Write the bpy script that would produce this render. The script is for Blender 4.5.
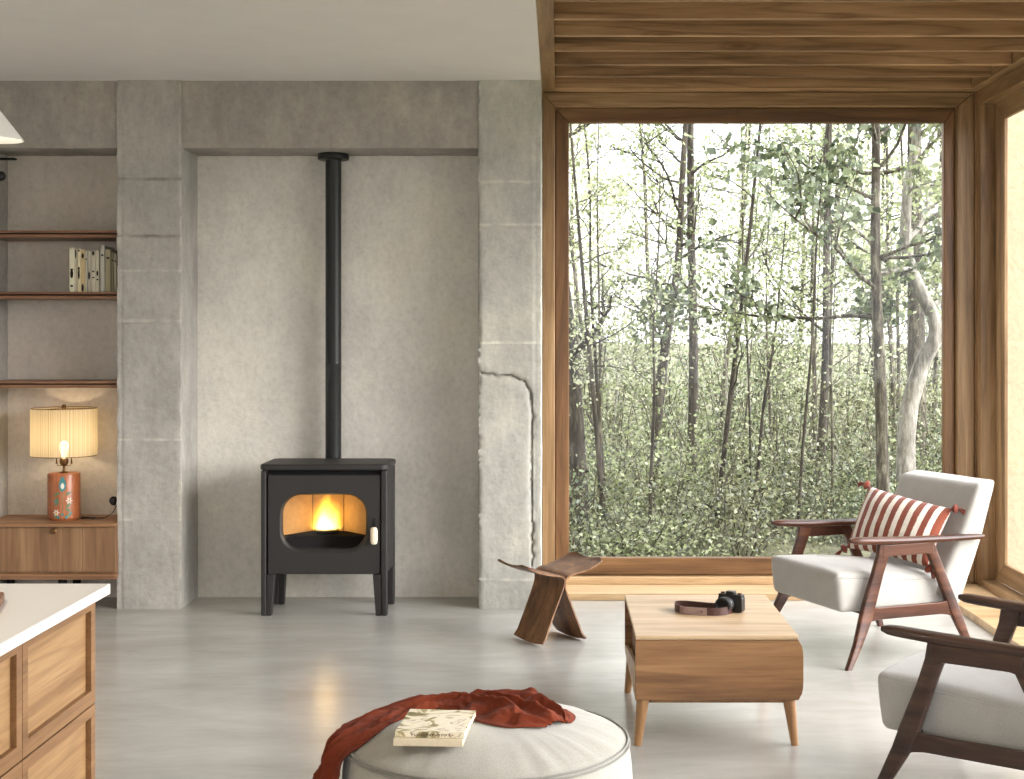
import bpy, math, random
import numpy as np
from mathutils import Vector, Matrix, noise as mn
for o in list(bpy.data.objects): bpy.data.objects.remove(o)
C = bpy.context.scene.collection
PI = math.pi
# ------------------------------------------------------------------ camera
F = 1400.0                      # focal length in pixels of the 1024-wide frame
EYE = 1.5
cam_d = bpy.data.cameras.new('camera'); cam = bpy.data.objects.new('camera', cam_d); C.objects.link(cam)
cam.location = (0, 0, EYE); cam.rotation_euler = (PI/2, 0, 0)
cam_d.sensor_width = 36; cam_d.lens = F/1024*36
cam_d.shift_x = -(558-512)/1024; cam_d.shift_y = -(389.5-338)/1024
cam_d.clip_start = .05; cam_d.clip_end = 300
bpy.context.scene.camera = cam
# ------------------------------------------------------------------ view and world
vs = bpy.context.scene.view_settings
vs.view_transform = 'Standard'; vs.look = 'None'; vs.gamma = 1; vs.use_curve_mapping = False
vs.exposure = 2.05
bpy.context.scene.display_settings.display_device = 'sRGB'
w = bpy.data.worlds.new('world'); bpy.context.scene.world = w; w.use_nodes = True
nt = w.node_tree; nt.nodes.clear()
wo = nt.nodes.new('ShaderNodeOutputWorld'); bg = nt.nodes.new('ShaderNodeBackground')
tc = nt.nodes.new('ShaderNodeTexCoord'); nz = nt.nodes.new('ShaderNodeTexNoise'); rp = nt.nodes.new('ShaderNodeValToRGB')
nz.inputs['Scale'].default_value = 3.0; nz.inputs['Detail'].default_value = 5
rp.color_ramp.elements[0].position = .35; rp.color_ramp.elements[0].color = (.84, .885, 1, 1)
rp.color_ramp.elements[1].position = .6; rp.color_ramp.elements[1].color = (1, .972, .962, 1)
nt.links.new(tc.outputs['Generated'], nz.inputs['Vector']); nt.links.new(nz.outputs['Fac'], rp.inputs['Fac'])
nt.links.new(rp.outputs['Color'], bg.inputs['Color'])
dp = nt.nodes.new('ShaderNodeVectorMath'); dp.operation = 'DOT_PRODUCT'; dp.inputs[1].default_value = Vector((.84, -.08, .52)).normalized()
cl = nt.nodes.new('ShaderNodeMath'); cl.operation = 'MAXIMUM'; cl.inputs[1].default_value = 0
pw_ = nt.nodes.new('ShaderNodeMath'); pw_.operation = 'POWER'; pw_.inputs[1].default_value = 2.2
ma = nt.nodes.new('ShaderNodeMath'); ma.operation = 'MULTIPLY_ADD'; ma.inputs[1].default_value = 2.3; ma.inputs[2].default_value = .85
nt.links.new(tc.outputs['Generated'], dp.inputs[0]); nt.links.new(dp.outputs['Value'], cl.inputs[0]); nt.links.new(cl.outputs[0], pw_.inputs[0]); nt.links.new(pw_.outputs[0], ma.inputs[0]); nt.links.new(ma.outputs[0], bg.inputs['Strength'])
nt.links.new(bg.outputs['Background'], wo.inputs['Surface'])
# a veiled sun, high over the right-hand side of the house
sd = bpy.data.lights.new('sun', 'SUN'); sd.energy = .6; sd.angle = math.radians(24); sd.color = (1, .955, .92)
sun = bpy.data.objects.new('sun', sd); C.objects.link(sun)
sun.rotation_euler = Vector((-.80, .42, -.27)).to_track_quat('-Z', 'Y').to_euler()
def portal(name, loc, direction, sx, sy):
    l = bpy.data.lights.new(name, 'AREA'); l.shape = 'RECTANGLE'; l.size = sx; l.size_y = sy; l.cycles.is_portal = True
    o = bpy.data.objects.new(name, l); C.objects.link(o); o.location = loc
    o.rotation_euler = Vector(direction).to_track_quat('-Z', 'Y').to_euler()
portal('daylight_portal_main', (1.19, 8.36, 1.48), (0, -1, 0), 2.24, 2.62)
portal('daylight_portal_side', (2.56, 4.95, 1.48), (-1, 0, 0), 5.9, 2.56)
portal('daylight_portal_rear', (-.85, -2.95, 1.42), (0, 1, 0), 5.7, 2.7)

# ------------------------------------------------------------------ mesh helpers
class MB:
    def __init__(s): s.v = []; s.f = []; s.uv = {}
    def add(s, vs, fs):
        b = len(s.v); s.v += [tuple(p) for p in vs]; s.f += [tuple(b+i for i in f) for f in fs]; return b
    def box(s, x0, x1, y0, y1, z0, z1, M=None):
        vs = [(x, y, z) for z in (z0, z1) for y in (y0, y1) for x in (x0, x1)]
        if M is not None: vs = [tuple(M @ Vector(p)) for p in vs]
        s.add(vs, [(0, 2, 3, 1), (4, 5, 7, 6), (0, 1, 5, 4), (2, 6, 7, 3), (0, 4, 6, 2), (1, 3, 7, 5)]); return s
    def prism(s, poly, f0, f1):
        """poly: 2-D points; f0, f1 map a 2-D point onto each end"""
        n = len(poly); a = [f0(p) for p in poly]; b = [f1(p) for p in poly]
        s.add(a+b, [tuple(range(n))[::-1], tuple(range(n, 2*n))] + [(i, (i+1) % n, n+(i+1) % n, n+i) for i in range(n)]); return s
    def tube(s, pts, rad, n=10, cap=True, up=None, flat=1.0):
        pts = [Vector(p) for p in pts]; m = len(pts)
        if not hasattr(rad, '__len__'): rad = [rad]*m
        vs = []; prev = None
        for i, p in enumerate(pts):
            t = (pts[min(i+1, m-1)]-pts[max(i-1, 0)]).normalized()
            if prev is None:
                u = Vector(up) if up else (Vector((0, 0, 1)) if abs(t.z) < .9 else Vector((1, 0, 0)))
                prev = (u - t*u.dot(t)).normalized()
            else: prev = (prev - t*prev.dot(t)).normalized()
            b = t.cross(prev)
            for k in range(n):
                a = 2*PI*k/n; vs.append(p + (prev*math.cos(a) + b*math.sin(a)*flat)*rad[i])
        fs = [(i*n+k, i*n+(k+1) % n, (i+1)*n+(k+1) % n, (i+1)*n+k) for i in range(m-1) for k in range(n)]
        if cap: fs += [tuple(range(n))[::-1], tuple((m-1)*n+k for k in range(n))]
        s.add(vs, fs); return s
    def lathe(s, prof, c=(0, 0, 0), n=48, closed=False):
        m = len(prof); vs = [(c[0]+r*math.cos(2*PI*k/n), c[1]+r*math.sin(2*PI*k/n), c[2]+z) for r, z in prof for k in range(n)]
        rng = range(m) if closed else range(m-1)
        fs = [(i*n+k, i*n+(k+1) % n, ((i+1) % m)*n+(k+1) % n, ((i+1) % m)*n+k) for i in rng for k in range(n)]
        if not closed:
            if prof[0][0] > 1e-5: fs.append(tuple(range(n))[::-1])
            if prof[-1][0] > 1e-5: fs.append(tuple((m-1)*n+k for k in range(n)))
        s.add(vs, fs); return s
    def loft(s, rings, cap=True, closed_ring=True):
        n = len(rings[0]); m = len(rings); vs = [p for r in rings for p in r]
        kk = n if closed_ring else n-1
        fs = [(i*n+k, i*n+(k+1) % n, (i+1)*n+(k+1) % n, (i+1)*n+k) for i in range(m-1) for k in range(kk)]
        if cap and closed_ring: fs += [tuple(range(n))[::-1], tuple((m-1)*n+k for k in range(n))]
        s.add(vs, fs); return s
    def grid(s, fn, nu, nv):
        vs = [fn(i/nu, j/nv) for i in range(nu+1) for j in range(nv+1)]
        b = s.add(vs, [(i*(nv+1)+j, (i+1)*(nv+1)+j, (i+1)*(nv+1)+j+1, i*(nv+1)+j+1) for i in range(nu) for j in range(nv)])
        for i in range(nu+1):
            for j in range(nv+1): s.uv[b+i*(nv+1)+j] = (i/nu, j/nv)
        return s
    def build(s, name, m, parent=None, bevel=0, seg=2, smooth=35, world=True, solid=0, sub=0, fix=True):
        me = bpy.data.meshes.new(name); vv = s.v
        if parent is not None and world:
            Mi = PM[parent.name].inverted(); vv = [tuple(Mi @ Vector(p)) for p in vv]
        me.from_pydata(vv, [], s.f); me.update()
        if fix:
            import bmesh
            bm = bmesh.new(); bm.from_mesh(me); bmesh.ops.recalc_face_normals(bm, faces=bm.faces); bm.to_mesh(me); bm.free()
        if s.uv:
            ul = me.uv_layers.new(name='UVMap')
            for l in me.loops: ul.data[l.index].uv = s.uv.get(l.vertex_index, (0, 0))
        if smooth:
            me.polygons.foreach_set('use_smooth', [True]*len(me.polygons)); me.set_sharp_from_angle(angle=math.radians(smooth))
        me.materials.append(m)
        o = bpy.data.objects.new(name, me); C.objects.link(o)
        if parent is not None: o.parent = parent
        if solid: md = o.modifiers.new('solid', 'SOLIDIFY'); md.thickness = solid; md.offset = -1
        if bevel:
            md = o.modifiers.new('edge', 'BEVEL'); md.width = bevel; md.segments = seg; md.limit_method = 'ANGLE'; md.angle_limit = math.radians(40); md.harden_normals = True
        if sub: md = o.modifiers.new('sub', 'SUBSURF'); md.levels = sub; md.render_levels = sub
        return o
PM = {}
def thing(name, label, cat, loc=(0, 0, 0), rz=0, group=None):
    o = bpy.data.objects.new(name, None); C.objects.link(o); o.empty_display_size = .1
    o.location = loc; o.rotation_euler = (0, 0, rz); o['label'] = label; o['category'] = cat
    if group: o['group'] = group
    PM[o.name] = Matrix.Translation(loc) @ Matrix.Rotation(rz, 4, 'Z')
    return o
def tag(o, label, cat, group=None, kind=None):
    o['label'] = label; o['category'] = cat
    if group: o['group'] = group
    if kind: o['kind'] = kind
    return o
def struct(o): o['kind'] = 'structure'; return o
def sbox(name, m, x0, x1, y0, y1, z0, z1, bevel=.002):
    return struct(MB().box(x0, x1, y0, y1, z0, z1).build(name, m, bevel=bevel))
def copy_tree(o, parent=None):
    c = o.copy(); C.objects.link(c)
    if parent: c.parent = parent
    for ch in list(KIDS(o)): copy_tree(ch, c)
    return c
def KIDS(o): return [x for x in C.objects if x.parent == o]
def smoothstep(a, b, x): t = max(0, min(1, (x-a)/(b-a))); return t*t*(3-2*t)
def interp(x, xs, ys): return float(np.interp(x, xs, ys))
def catmull(P, n):
    P = [Vector(p) for p in P]; P = [P[0]*2-P[1]]+P+[P[-1]*2-P[-2]]; out = []
    for i in range(1, len(P)-2):
        for k in range(n):
            t = k/n; a, b, c, d = P[i-1:i+3]
            out.append(.5*((2*b)+(c-a)*t+(2*a-5*b+4*c-d)*t*t+(3*b-a-3*c+d)*t**3))
    return out+[P[-2]]

# ------------------------------------------------------------------ materials
def new_mat(name):
    m = bpy.data.materials.new(name); m.use_nodes = True; t = m.node_tree
    return m, t, t.nodes['Principled BSDF']
def N(t, kind, **kw):
    n = t.nodes.new('ShaderNode'+kind)
    for k, v in kw.items():
        if k in n.inputs: n.inputs[k].default_value = v
        else: setattr(n, k, v)
    return n
def coords(t, scale=(1, 1, 1), src='Object', rnd=False):
    tc = N(t, 'TexCoord'); mp = N(t, 'Mapping'); mp.inputs['Scale'].default_value = scale
    t.links.new(tc.outputs[src], mp.inputs['Vector'])
    if rnd:
        oi = N(t, 'ObjectInfo'); mu = N(t, 'VectorMath', operation='MULTIPLY'); cb = N(t, 'CombineXYZ')
        for k in 'XYZ': t.links.new(oi.outputs['Random'], cb.inputs[k])
        t.links.new(cb.outputs[0], mu.inputs[0]); mu.inputs[1].default_value = (37, 53, 71); t.links.new(mu.outputs[0], mp.inputs['Location'])
    return mp.outputs['Vector']
def ramp(t, fac, stops):
    r = N(t, 'ValToRGB'); e = r.color_ramp.elements
    while len(e) < len(stops): e.new(.5)
    for i, (p, c) in enumerate(stops): e[i].position = p; e[i].color = (*c, 1)
    t.links.new(fac, r.inputs['Fac']); return r.outputs['Color']
def mixc(t, a, b, fac, mode='MIX'):
    x = N(t, 'Mix', data_type='RGBA', blend_type=mode)
    for sock, val in ((6, a), (7, b)):
        if hasattr(val, 'links'): t.links.new(val, x.inputs[sock])
        else: x.inputs[sock].default_value = (*val, 1)
    if hasattr(fac, 'links'): t.links.new(fac, x.inputs[0])
    else: x.inputs[0].default_value = fac
    return x.outputs[2]
def bump(t, b, h, strength, dist):
    bn = N(t, 'Bump', Strength=strength, Distance=dist); t.links.new(h, bn.inputs['Height']); t.links.new(bn.outputs[0], b.inputs['Normal'])
def srgb(r, g, b): return tuple(((c/255)/12.92 if c/255 <= .04045 else ((c/255+.055)/1.055)**2.4) for c in (r, g, b))
def plain(name, c, rough=.5, metal=0, spec=.5, nscale=40, namp=.12, bumpd=0.0004):
    m, t, b = new_mat(name); v = coords(t); n = N(t, 'TexNoise', Scale=nscale, Detail=4); t.links.new(v, n.inputs['Vector'])
    col = ramp(t, n.outputs['Fac'], [(.3, tuple(x*(1-namp) for x in c)), (.7, tuple(min(1, x*(1+namp)) for x in c))])
    t.links.new(col, b.inputs['Base Color']); b.inputs['Roughness'].default_value = rough; b.inputs['Metallic'].default_value = metal
    b.inputs['Specular IOR Level'].default_value = spec
    if bumpd: bump(t, b, n.outputs['Fac'], .3, bumpd)
    return m
def wood(name, dark, mid, light, axis=0, rough=.42, sc=1.0, rings=.5, spec=.4, knots=False):
    m, t, b = new_mat(name)
    s = [11*sc]*3; s[axis] = .75*sc; v = coords(t, tuple(s), rnd=True)
    n0 = N(t, 'TexNoise', Scale=.55, Detail=2); t.links.new(v, n0.inputs['Vector'])
    n1 = N(t, 'TexNoise', Scale=1.1, Detail=7, Roughness=.62, Distortion=.6); t.links.new(v, n1.inputs['Vector'])
    mu = N(t, 'Math', operation='MULTIPLY'); mu.inputs[1].default_value = 9; t.links.new(n0.outputs['Fac'], mu.inputs[0])
    fr = N(t, 'Math', operation='FRACT'); t.links.new(mu.outputs[0], fr.inputs[0])
    rg = N(t, 'Math', operation='PINGPONG'); rg.inputs[1].default_value = .5; t.links.new(mu.outputs[0], rg.inputs[0])
    a = ramp(t, n1.outputs['Fac'], [(.28, dark), (.5, mid), (.74, light)])
    r2 = ramp(t, rg.outputs[0], [(0, (.62, .58, .54)), (.16, (1, 1, 1))])
    col = mixc(t, a, r2, rings, 'MULTIPLY')
    s2 = [160*sc]*3; s2[axis] = 5*sc; v2 = coords(t, tuple(s2)); n2 = N(t, 'TexNoise', Scale=1, Detail=3); t.links.new(v2, n2.inputs['Vector'])
    r3 = ramp(t, n2.outputs['Fac'], [(.3, (.78, .76, .74)), (.55, (1, 1, 1))]); col = mixc(t, col, r3, .85, 'MULTIPLY')
    if knots:
        sk = [7.5]*3; sk[axis] = 1.9; vk = N(t, 'TexVoronoi', Scale=1); nk = N(t, 'TexNoise', Scale=1.5, Detail=3); vv = coords(t, tuple(sk), rnd=True); t.links.new(vv, nk.inputs['Vector'])
        mk = mixc(t, vv, nk.outputs['Color'], .12); t.links.new(mk, vk.inputs['Vector'])
        col = mixc(t, col, ramp(t, vk.outputs['Distance'], [(.03, (.30, .24, .20)), (.09, (.62, .54, .48)), (.12, (.95, .9, .86)), (.16, (.78, .72, .68)), (.22, (1, 1, 1))]), .9, 'MULTIPLY')
    t.links.new(col, b.inputs['Base Color']); b.inputs['Roughness'].default_value = rough; b.inputs['Specular IOR Level'].default_value = spec
    bump(t, b, n2.outputs['Fac'], .25, .0006); return m
def concrete(name, c, streak=.5, rough=.85, pits=True, wear=False, tint=(1, .985, .95), contrast=.16, trowel=False):
    m, t, b = new_mat(name)
    v = coords(t); n1 = N(t, 'TexNoise', Scale=2.3, Detail=8, Roughness=.62); t.links.new(v, n1.inputs['Vector'])
    lo = tuple(x*(1-contrast) for x in c); hi = tuple(min(1, x*(1+contrast)) for x in c)
    a = ramp(t, n1.outputs['Fac'], [(.3, lo), (.5, c), (.72, tuple(h*q for h, q in zip(hi, tint)))])
    v2 = coords(t, (9, 9, .8)); n2 = N(t, 'TexNoise', Scale=1.6, Detail=5, Roughness=.7); t.links.new(v2, n2.inputs['Vector'])
    r2 = ramp(t, n2.outputs['Fac'], [(.35, (.82, .82, .82)), (.62, (1.0, 1.0, 1.0))]); col = mixc(t, a, r2, streak, 'MULTIPLY')
    n3 = N(t, 'TexNoise', Scale=34, Detail=6, Roughness=.7); t.links.new(v, n3.inputs['Vector'])
    r3 = ramp(t, n3.outputs['Fac'], [(.33, (.80, .79, .77)), (.5, (1, 1, 1)), (.68, (1.12, 1.12, 1.1))]); col = mixc(t, col, r3, .5, 'MULTIPLY')
    if pits:
        vo = N(t, 'TexVoronoi', Scale=17); t.links.new(v, vo.inputs['Vector'])
        r4 = ramp(t, vo.outputs['Distance'], [(.035, (.55, .54, .52)), (.075, (1, 1, 1))]); col = mixc(t, col, r4, .6, 'MULTIPLY')
    if wear:
        wa = N(t, 'Attribute', attribute_name='wear'); col = mixc(t, col, ramp(t, wa.outputs['Fac'], [(0, (.25, .24, .22)), (.5, (1, 1, 1)), (1, (1.5, 1.5, 1.46))]), 1, 'MULTIPLY')
    vb = N(t, 'TexNoise', Scale=7, Detail=10, Roughness=.75); t.links.new(coords(t, (1, 1, .45)), vb.inputs['Vector'])
    col = mixc(t, col, ramp(t, vb.outputs['Fac'], [(.36, (.86, .855, .84)), (.5, (1, 1, 1)), (.66, (1.2, 1.2, 1.18))]), .8 if pits else .35, 'MULTIPLY')
    t.links.new(col, b.inputs['Base Color']); b.inputs['Roughness'].default_value = rough; b.inputs['Specular IOR Level'].default_value = .25
    n4 = N(t, 'TexNoise', Scale=9 if trowel else 26, Detail=8, Roughness=.6, Distortion=1.6 if trowel else 0); t.links.new(v, n4.inputs['Vector'])
    bump(t, b, n4.outputs['Fac'], .5, .012 if trowel else .008); return m
def fabric(name, c, scale=900, rough=.95, c2=None, sheen=.3):
    m, t, b = new_mat(name); v = coords(t); n = N(t, 'TexNoise', Scale=scale*.35, Detail=2); t.links.new(v, n.inputs['Vector'])
    n2 = N(t, 'TexNoise', Scale=14, Detail=5); t.links.new(v, n2.inputs['Vector'])
    a = ramp(t, n.outputs['Fac'], [(.3, tuple(x*.86 for x in c)), (.7, tuple(min(1, x*1.06) for x in c))])
    col = mixc(t, a, ramp(t, n2.outputs['Fac'], [(.3, (.93, .93, .92)), (.7, (1, 1, 1))]), 1, 'MULTIPLY')
    t.links.new(col, b.inputs['Base Color']); b.inputs['Roughness'].default_value = rough; b.inputs['Specular IOR Level'].default_value = .15
    b.inputs['Sheen Weight'].default_value = sheen; b.inputs['Sheen Roughness'].default_value = .5
    bump(t, b, n.outputs['Fac'], .35, .0012); return m

M_oak_x = wood('oak_x', srgb(98, 75, 49), srgb(146, 116, 80), srgb(178, 148, 110), 0)
M_oak_y = wood('oak_y', srgb(98, 75, 49), srgb(146, 116, 80), srgb(178, 148, 110), 1)
M_oak_z = wood('oak_z', srgb(98, 75, 49), srgb(146, 116, 80), srgb(178, 148, 110), 2)
M_sash_x = wood('sash_oak_x', srgb(78, 54, 33), srgb(122, 88, 55), srgb(150, 116, 78), 0)
M_sash_z = wood('sash_oak_z', srgb(78, 54, 33), srgb(122, 88, 55), srgb(150, 116, 78), 2)
M_sill = wood('pale_oak', srgb(158, 126, 88), srgb(188, 158, 118), srgb(206, 178, 138), 0, rings=.3)
M_beam = wood('ceiling_wood', srgb(104, 78, 54), srgb(164, 130, 94), srgb(194, 160, 120), 0, rings=.85, sc=.8, rough=.6, knots=True)
M_table = wood('table_oak', srgb(154, 122, 88), srgb(192, 164, 128), srgb(212, 188, 152), 0, rings=.5, rough=.38)
M_tend_shaded = wood('table_end_shaded', srgb(84, 54, 32), srgb(138, 100, 64), srgb(172, 132, 90), 0, rings=.9, rough=.38, sc=.8)  # end panels: stronger grain, and shade away from the windows put into the colour
M_tleg = wood('table_leg_oak', srgb(118, 82, 50), srgb(156, 116, 76), srgb(180, 140, 98), 2, rings=.4)
M_drawer_y = wood('drawer_oak', srgb(138, 102, 66), srgb(174, 136, 92), srgb(196, 160, 114), 1, rings=.45)
M_dframe = wood('drawer_frame_oak', srgb(112, 80, 50), srgb(150, 112, 74), srgb(172, 134, 92), 1, rings=.4)
M_dframe_z = wood('drawer_frame_oak_z', srgb(112, 80, 50), srgb(150, 112, 74), srgb(172, 134, 92), 2, rings=.4)
M_teak = wood('chair_teak', srgb(38, 20, 13), srgb(76, 43, 27), srgb(108, 68, 45), 1, rings=.35, rough=.32, sc=1.5)
M_dteak = wood('chair_wood_dark', srgb(34, 22, 17), srgb(62, 43, 34), srgb(88, 64, 50), 1, rings=.35, rough=.32, sc=1.5)  # darker, less red copy of the chair wood
M_walnut = wood('stool_walnut', srgb(70, 44, 28), srgb(118, 82, 54), srgb(156, 116, 80), 2, rings=.4, rough=.38, sc=1.3)
M_ply = plain('ply_edge', srgb(196, 164, 130), .5, nscale=200)
M_shelf = wood('shelf_wood', srgb(92, 60, 42), srgb(128, 90, 64), srgb(154, 116, 86), 0, rings=.3)
M_side = wood('sideboard_wood', srgb(104, 76, 52), srgb(138, 104, 74), srgb(160, 126, 92), 2, rings=.5, sc=.9)
M_sidetop = wood('sideboard_top_wood', srgb(120, 84, 56), srgb(152, 112, 78), srgb(172, 132, 96), 0, rings=.3)
M_conc = concrete('board_marked_concrete', srgb(168, 165, 158), wear=True)
M_conc2 = concrete('pale_rough_concrete', srgb(176, 175, 166), streak=.4, wear=True)
M_beamc = concrete('beam_concrete', srgb(162, 156, 148), streak=.35)
M_plast = concrete('lime_plaster', srgb(213, 209, 199), streak=.2, pits=False, trowel=True, contrast=.10)
M_plastb = concrete('bay_plaster', srgb(206, 197, 185), streak=.2, pits=False, trowel=True, contrast=.07)
M_white = plain('white_ceiling_paint', srgb(222, 218, 213), .9, nscale=6, namp=.02, bumpd=0)
M_wallp = plain('white_wall_paint', srgb(220, 217, 210), .9, nscale=6, namp=.02, bumpd=0)
M_iron = plain('black_cast_iron', srgb(45, 43, 41), .55, .3, nscale=300, namp=.15, bumpd=.0003)
M_iron_d = plain('dark_iron', srgb(11, 10, 10), .85, 0, nscale=200)
M_brick = plain('firebrick', srgb(176, 142, 96), .9, nscale=30, namp=.12)
M_cream = plain('cream_ceramic', srgb(226, 214, 188), .3, nscale=60, namp=.03)
M_fab = fabric('light_grey_wool', srgb(174, 171, 163))
M_fabp = fabric('pouf_canvas', srgb(168, 165, 153), 700)
M_pipef = fabric('pouf_piping', srgb(138, 136, 126), 700)
M_throw = fabric('rust_wool', srgb(114, 50, 28), 600, sheen=.05)
M_black = plain('black_plastic', srgb(22, 22, 22), .35, nscale=100)
M_brass = plain('aged_brass', srgb(110, 80, 48), .35, .8, nscale=90)
M_leather = plain('brown_leather', srgb(62, 32, 22), .5, nscale=160, namp=.2)
M_leather2 = plain('pale_leather', srgb(136, 112, 102), .55, nscale=160, namp=.12)  # paler, greyer leather for the strap tip
M_paper = plain('cream_paper', srgb(226, 216, 188), .85, nscale=220, namp=.06)
M_worktop = plain('white_stone', srgb(240, 236, 228), .3, nscale=260, namp=.03, bumpd=0)
M_board = wood('chopping_board', srgb(100, 66, 46), srgb(134, 94, 68), srgb(154, 114, 86), 1, rings=.3)
# floor: trowelled microcement, satin
def floor_mat():
    m, t, b = new_mat('microcement'); v = coords(t, (1, 2.2, 1)); n1 = N(t, 'TexNoise', Scale=1.1, Detail=8, Roughness=.6, Distortion=.5); t.links.new(v, n1.inputs['Vector'])
    a = ramp(t, n1.outputs['Fac'], [(.3, srgb(160, 158, 150)), (.5, srgb(174, 172, 164)), (.72, srgb(188, 186, 178))])
    v2 = coords(t, (3, 9, 1)); n2 = N(t, 'TexNoise', Scale=2.0, Detail=6, Roughness=.55, Distortion=.3); t.links.new(v2, n2.inputs['Vector'])
    col = mixc(t, a, ramp(t, n2.outputs['Fac'], [(.25, (.90, .895, .88)), (.55, (1, 1, 1)), (.8, (1.03, 1.03, 1.02))]), .7, 'MULTIPLY')
    t.links.new(col, b.inputs['Base Color']); b.inputs['Specular IOR Level'].default_value = .75
    rr = N(t, 'MapRange'); rr.inputs['To Min'].default_value = .20; rr.inputs['To Max'].default_value = .28; rr.inputs['From Min'].default_value = .3; rr.inputs['From Max'].default_value = .7; t.links.new(n1.outputs['Fac'], rr.inputs['Value']); b.inputs['Roughness'].default_value = .24
    bump(t, b, n1.outputs['Fac'], .10, .003); return m
M_floor = floor_mat()
def glass_mat():
    m, t, b = new_mat('window_glass'); t.nodes.remove(b); out = t.nodes['Material Output']
    tr = N(t, 'BsdfTransparent'); tr.inputs['Color'].default_value = (.985, .985, .985, 1); gl = N(t, 'BsdfGlossy', Roughness=.01); lw = N(t, 'LayerWeight', Blend=.5); pw5 = N(t, 'Math', operation='POWER'); pw5.inputs[1].default_value = 5; t.links.new(lw.outputs['Facing'], pw5.inputs[0]); fr = N(t, 'Math', operation='MULTIPLY_ADD'); fr.inputs[1].default_value = .25; fr.inputs[2].default_value = .012; t.links.new(pw5.outputs[0], fr.inputs[0])
    mx = N(t, 'MixShader'); t.links.new(fr.outputs[0], mx.inputs[0]); t.links.new(tr.outputs[0], mx.inputs[1]); t.links.new(gl.outputs[0], mx.inputs[2]); t.links.new(mx.outputs[0], out.inputs['Surface']); return m
M_glass = glass_mat()

# ------------------------------------------------------------------ room shell
YB = 8.108          # niche back wall
YC = 7.749          # face of the concrete piers
XR = 2.489          # inner face of the right wall
ZW = 2.963          # underside of timber ceiling
ZC = 2.928          # white ceiling
sbox('floor', M_floor, -4.4, 2.6, -3.2, 8.4, -.3, 0, 0)
sbox('ceiling', M_white, -4.4, -.095, -3.2, 8.3, ZC, 3.3, 0)
sbox('wall_left', M_wallp, -4.6, -4.4, -3.2, 8.4, -.3, 3.3, 0)
bw = MB().box(-3.3, -.1, YB, YB+.25, -.3, 3.2); struct(bw.build('wall_back', M_plast))
bay = MB().box(-4.4, -2.3, YB-.004, YB+.1, -.3, 2.94); struct(bay.build('wall_bay', M_plastb))
# rear wall behind the camera with a wide opening
sbox('wall_rear', M_wallp, -4.4, -3.75, -3.2, -3, -.3, 3.3, 0); sbox('wall_rear', M_wallp, 2.05, 2.8, -3.2, -3, -.3, 3.3, 0)
sbox('wall_rear', M_wallp, -3.75, 2.05, -3.2, -3, 2.8, 3.3, 0)
sbox('wall_right', M_wallp, XR, 2.8, -3.0, 1.95, -.3, 3.3, 0)

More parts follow.
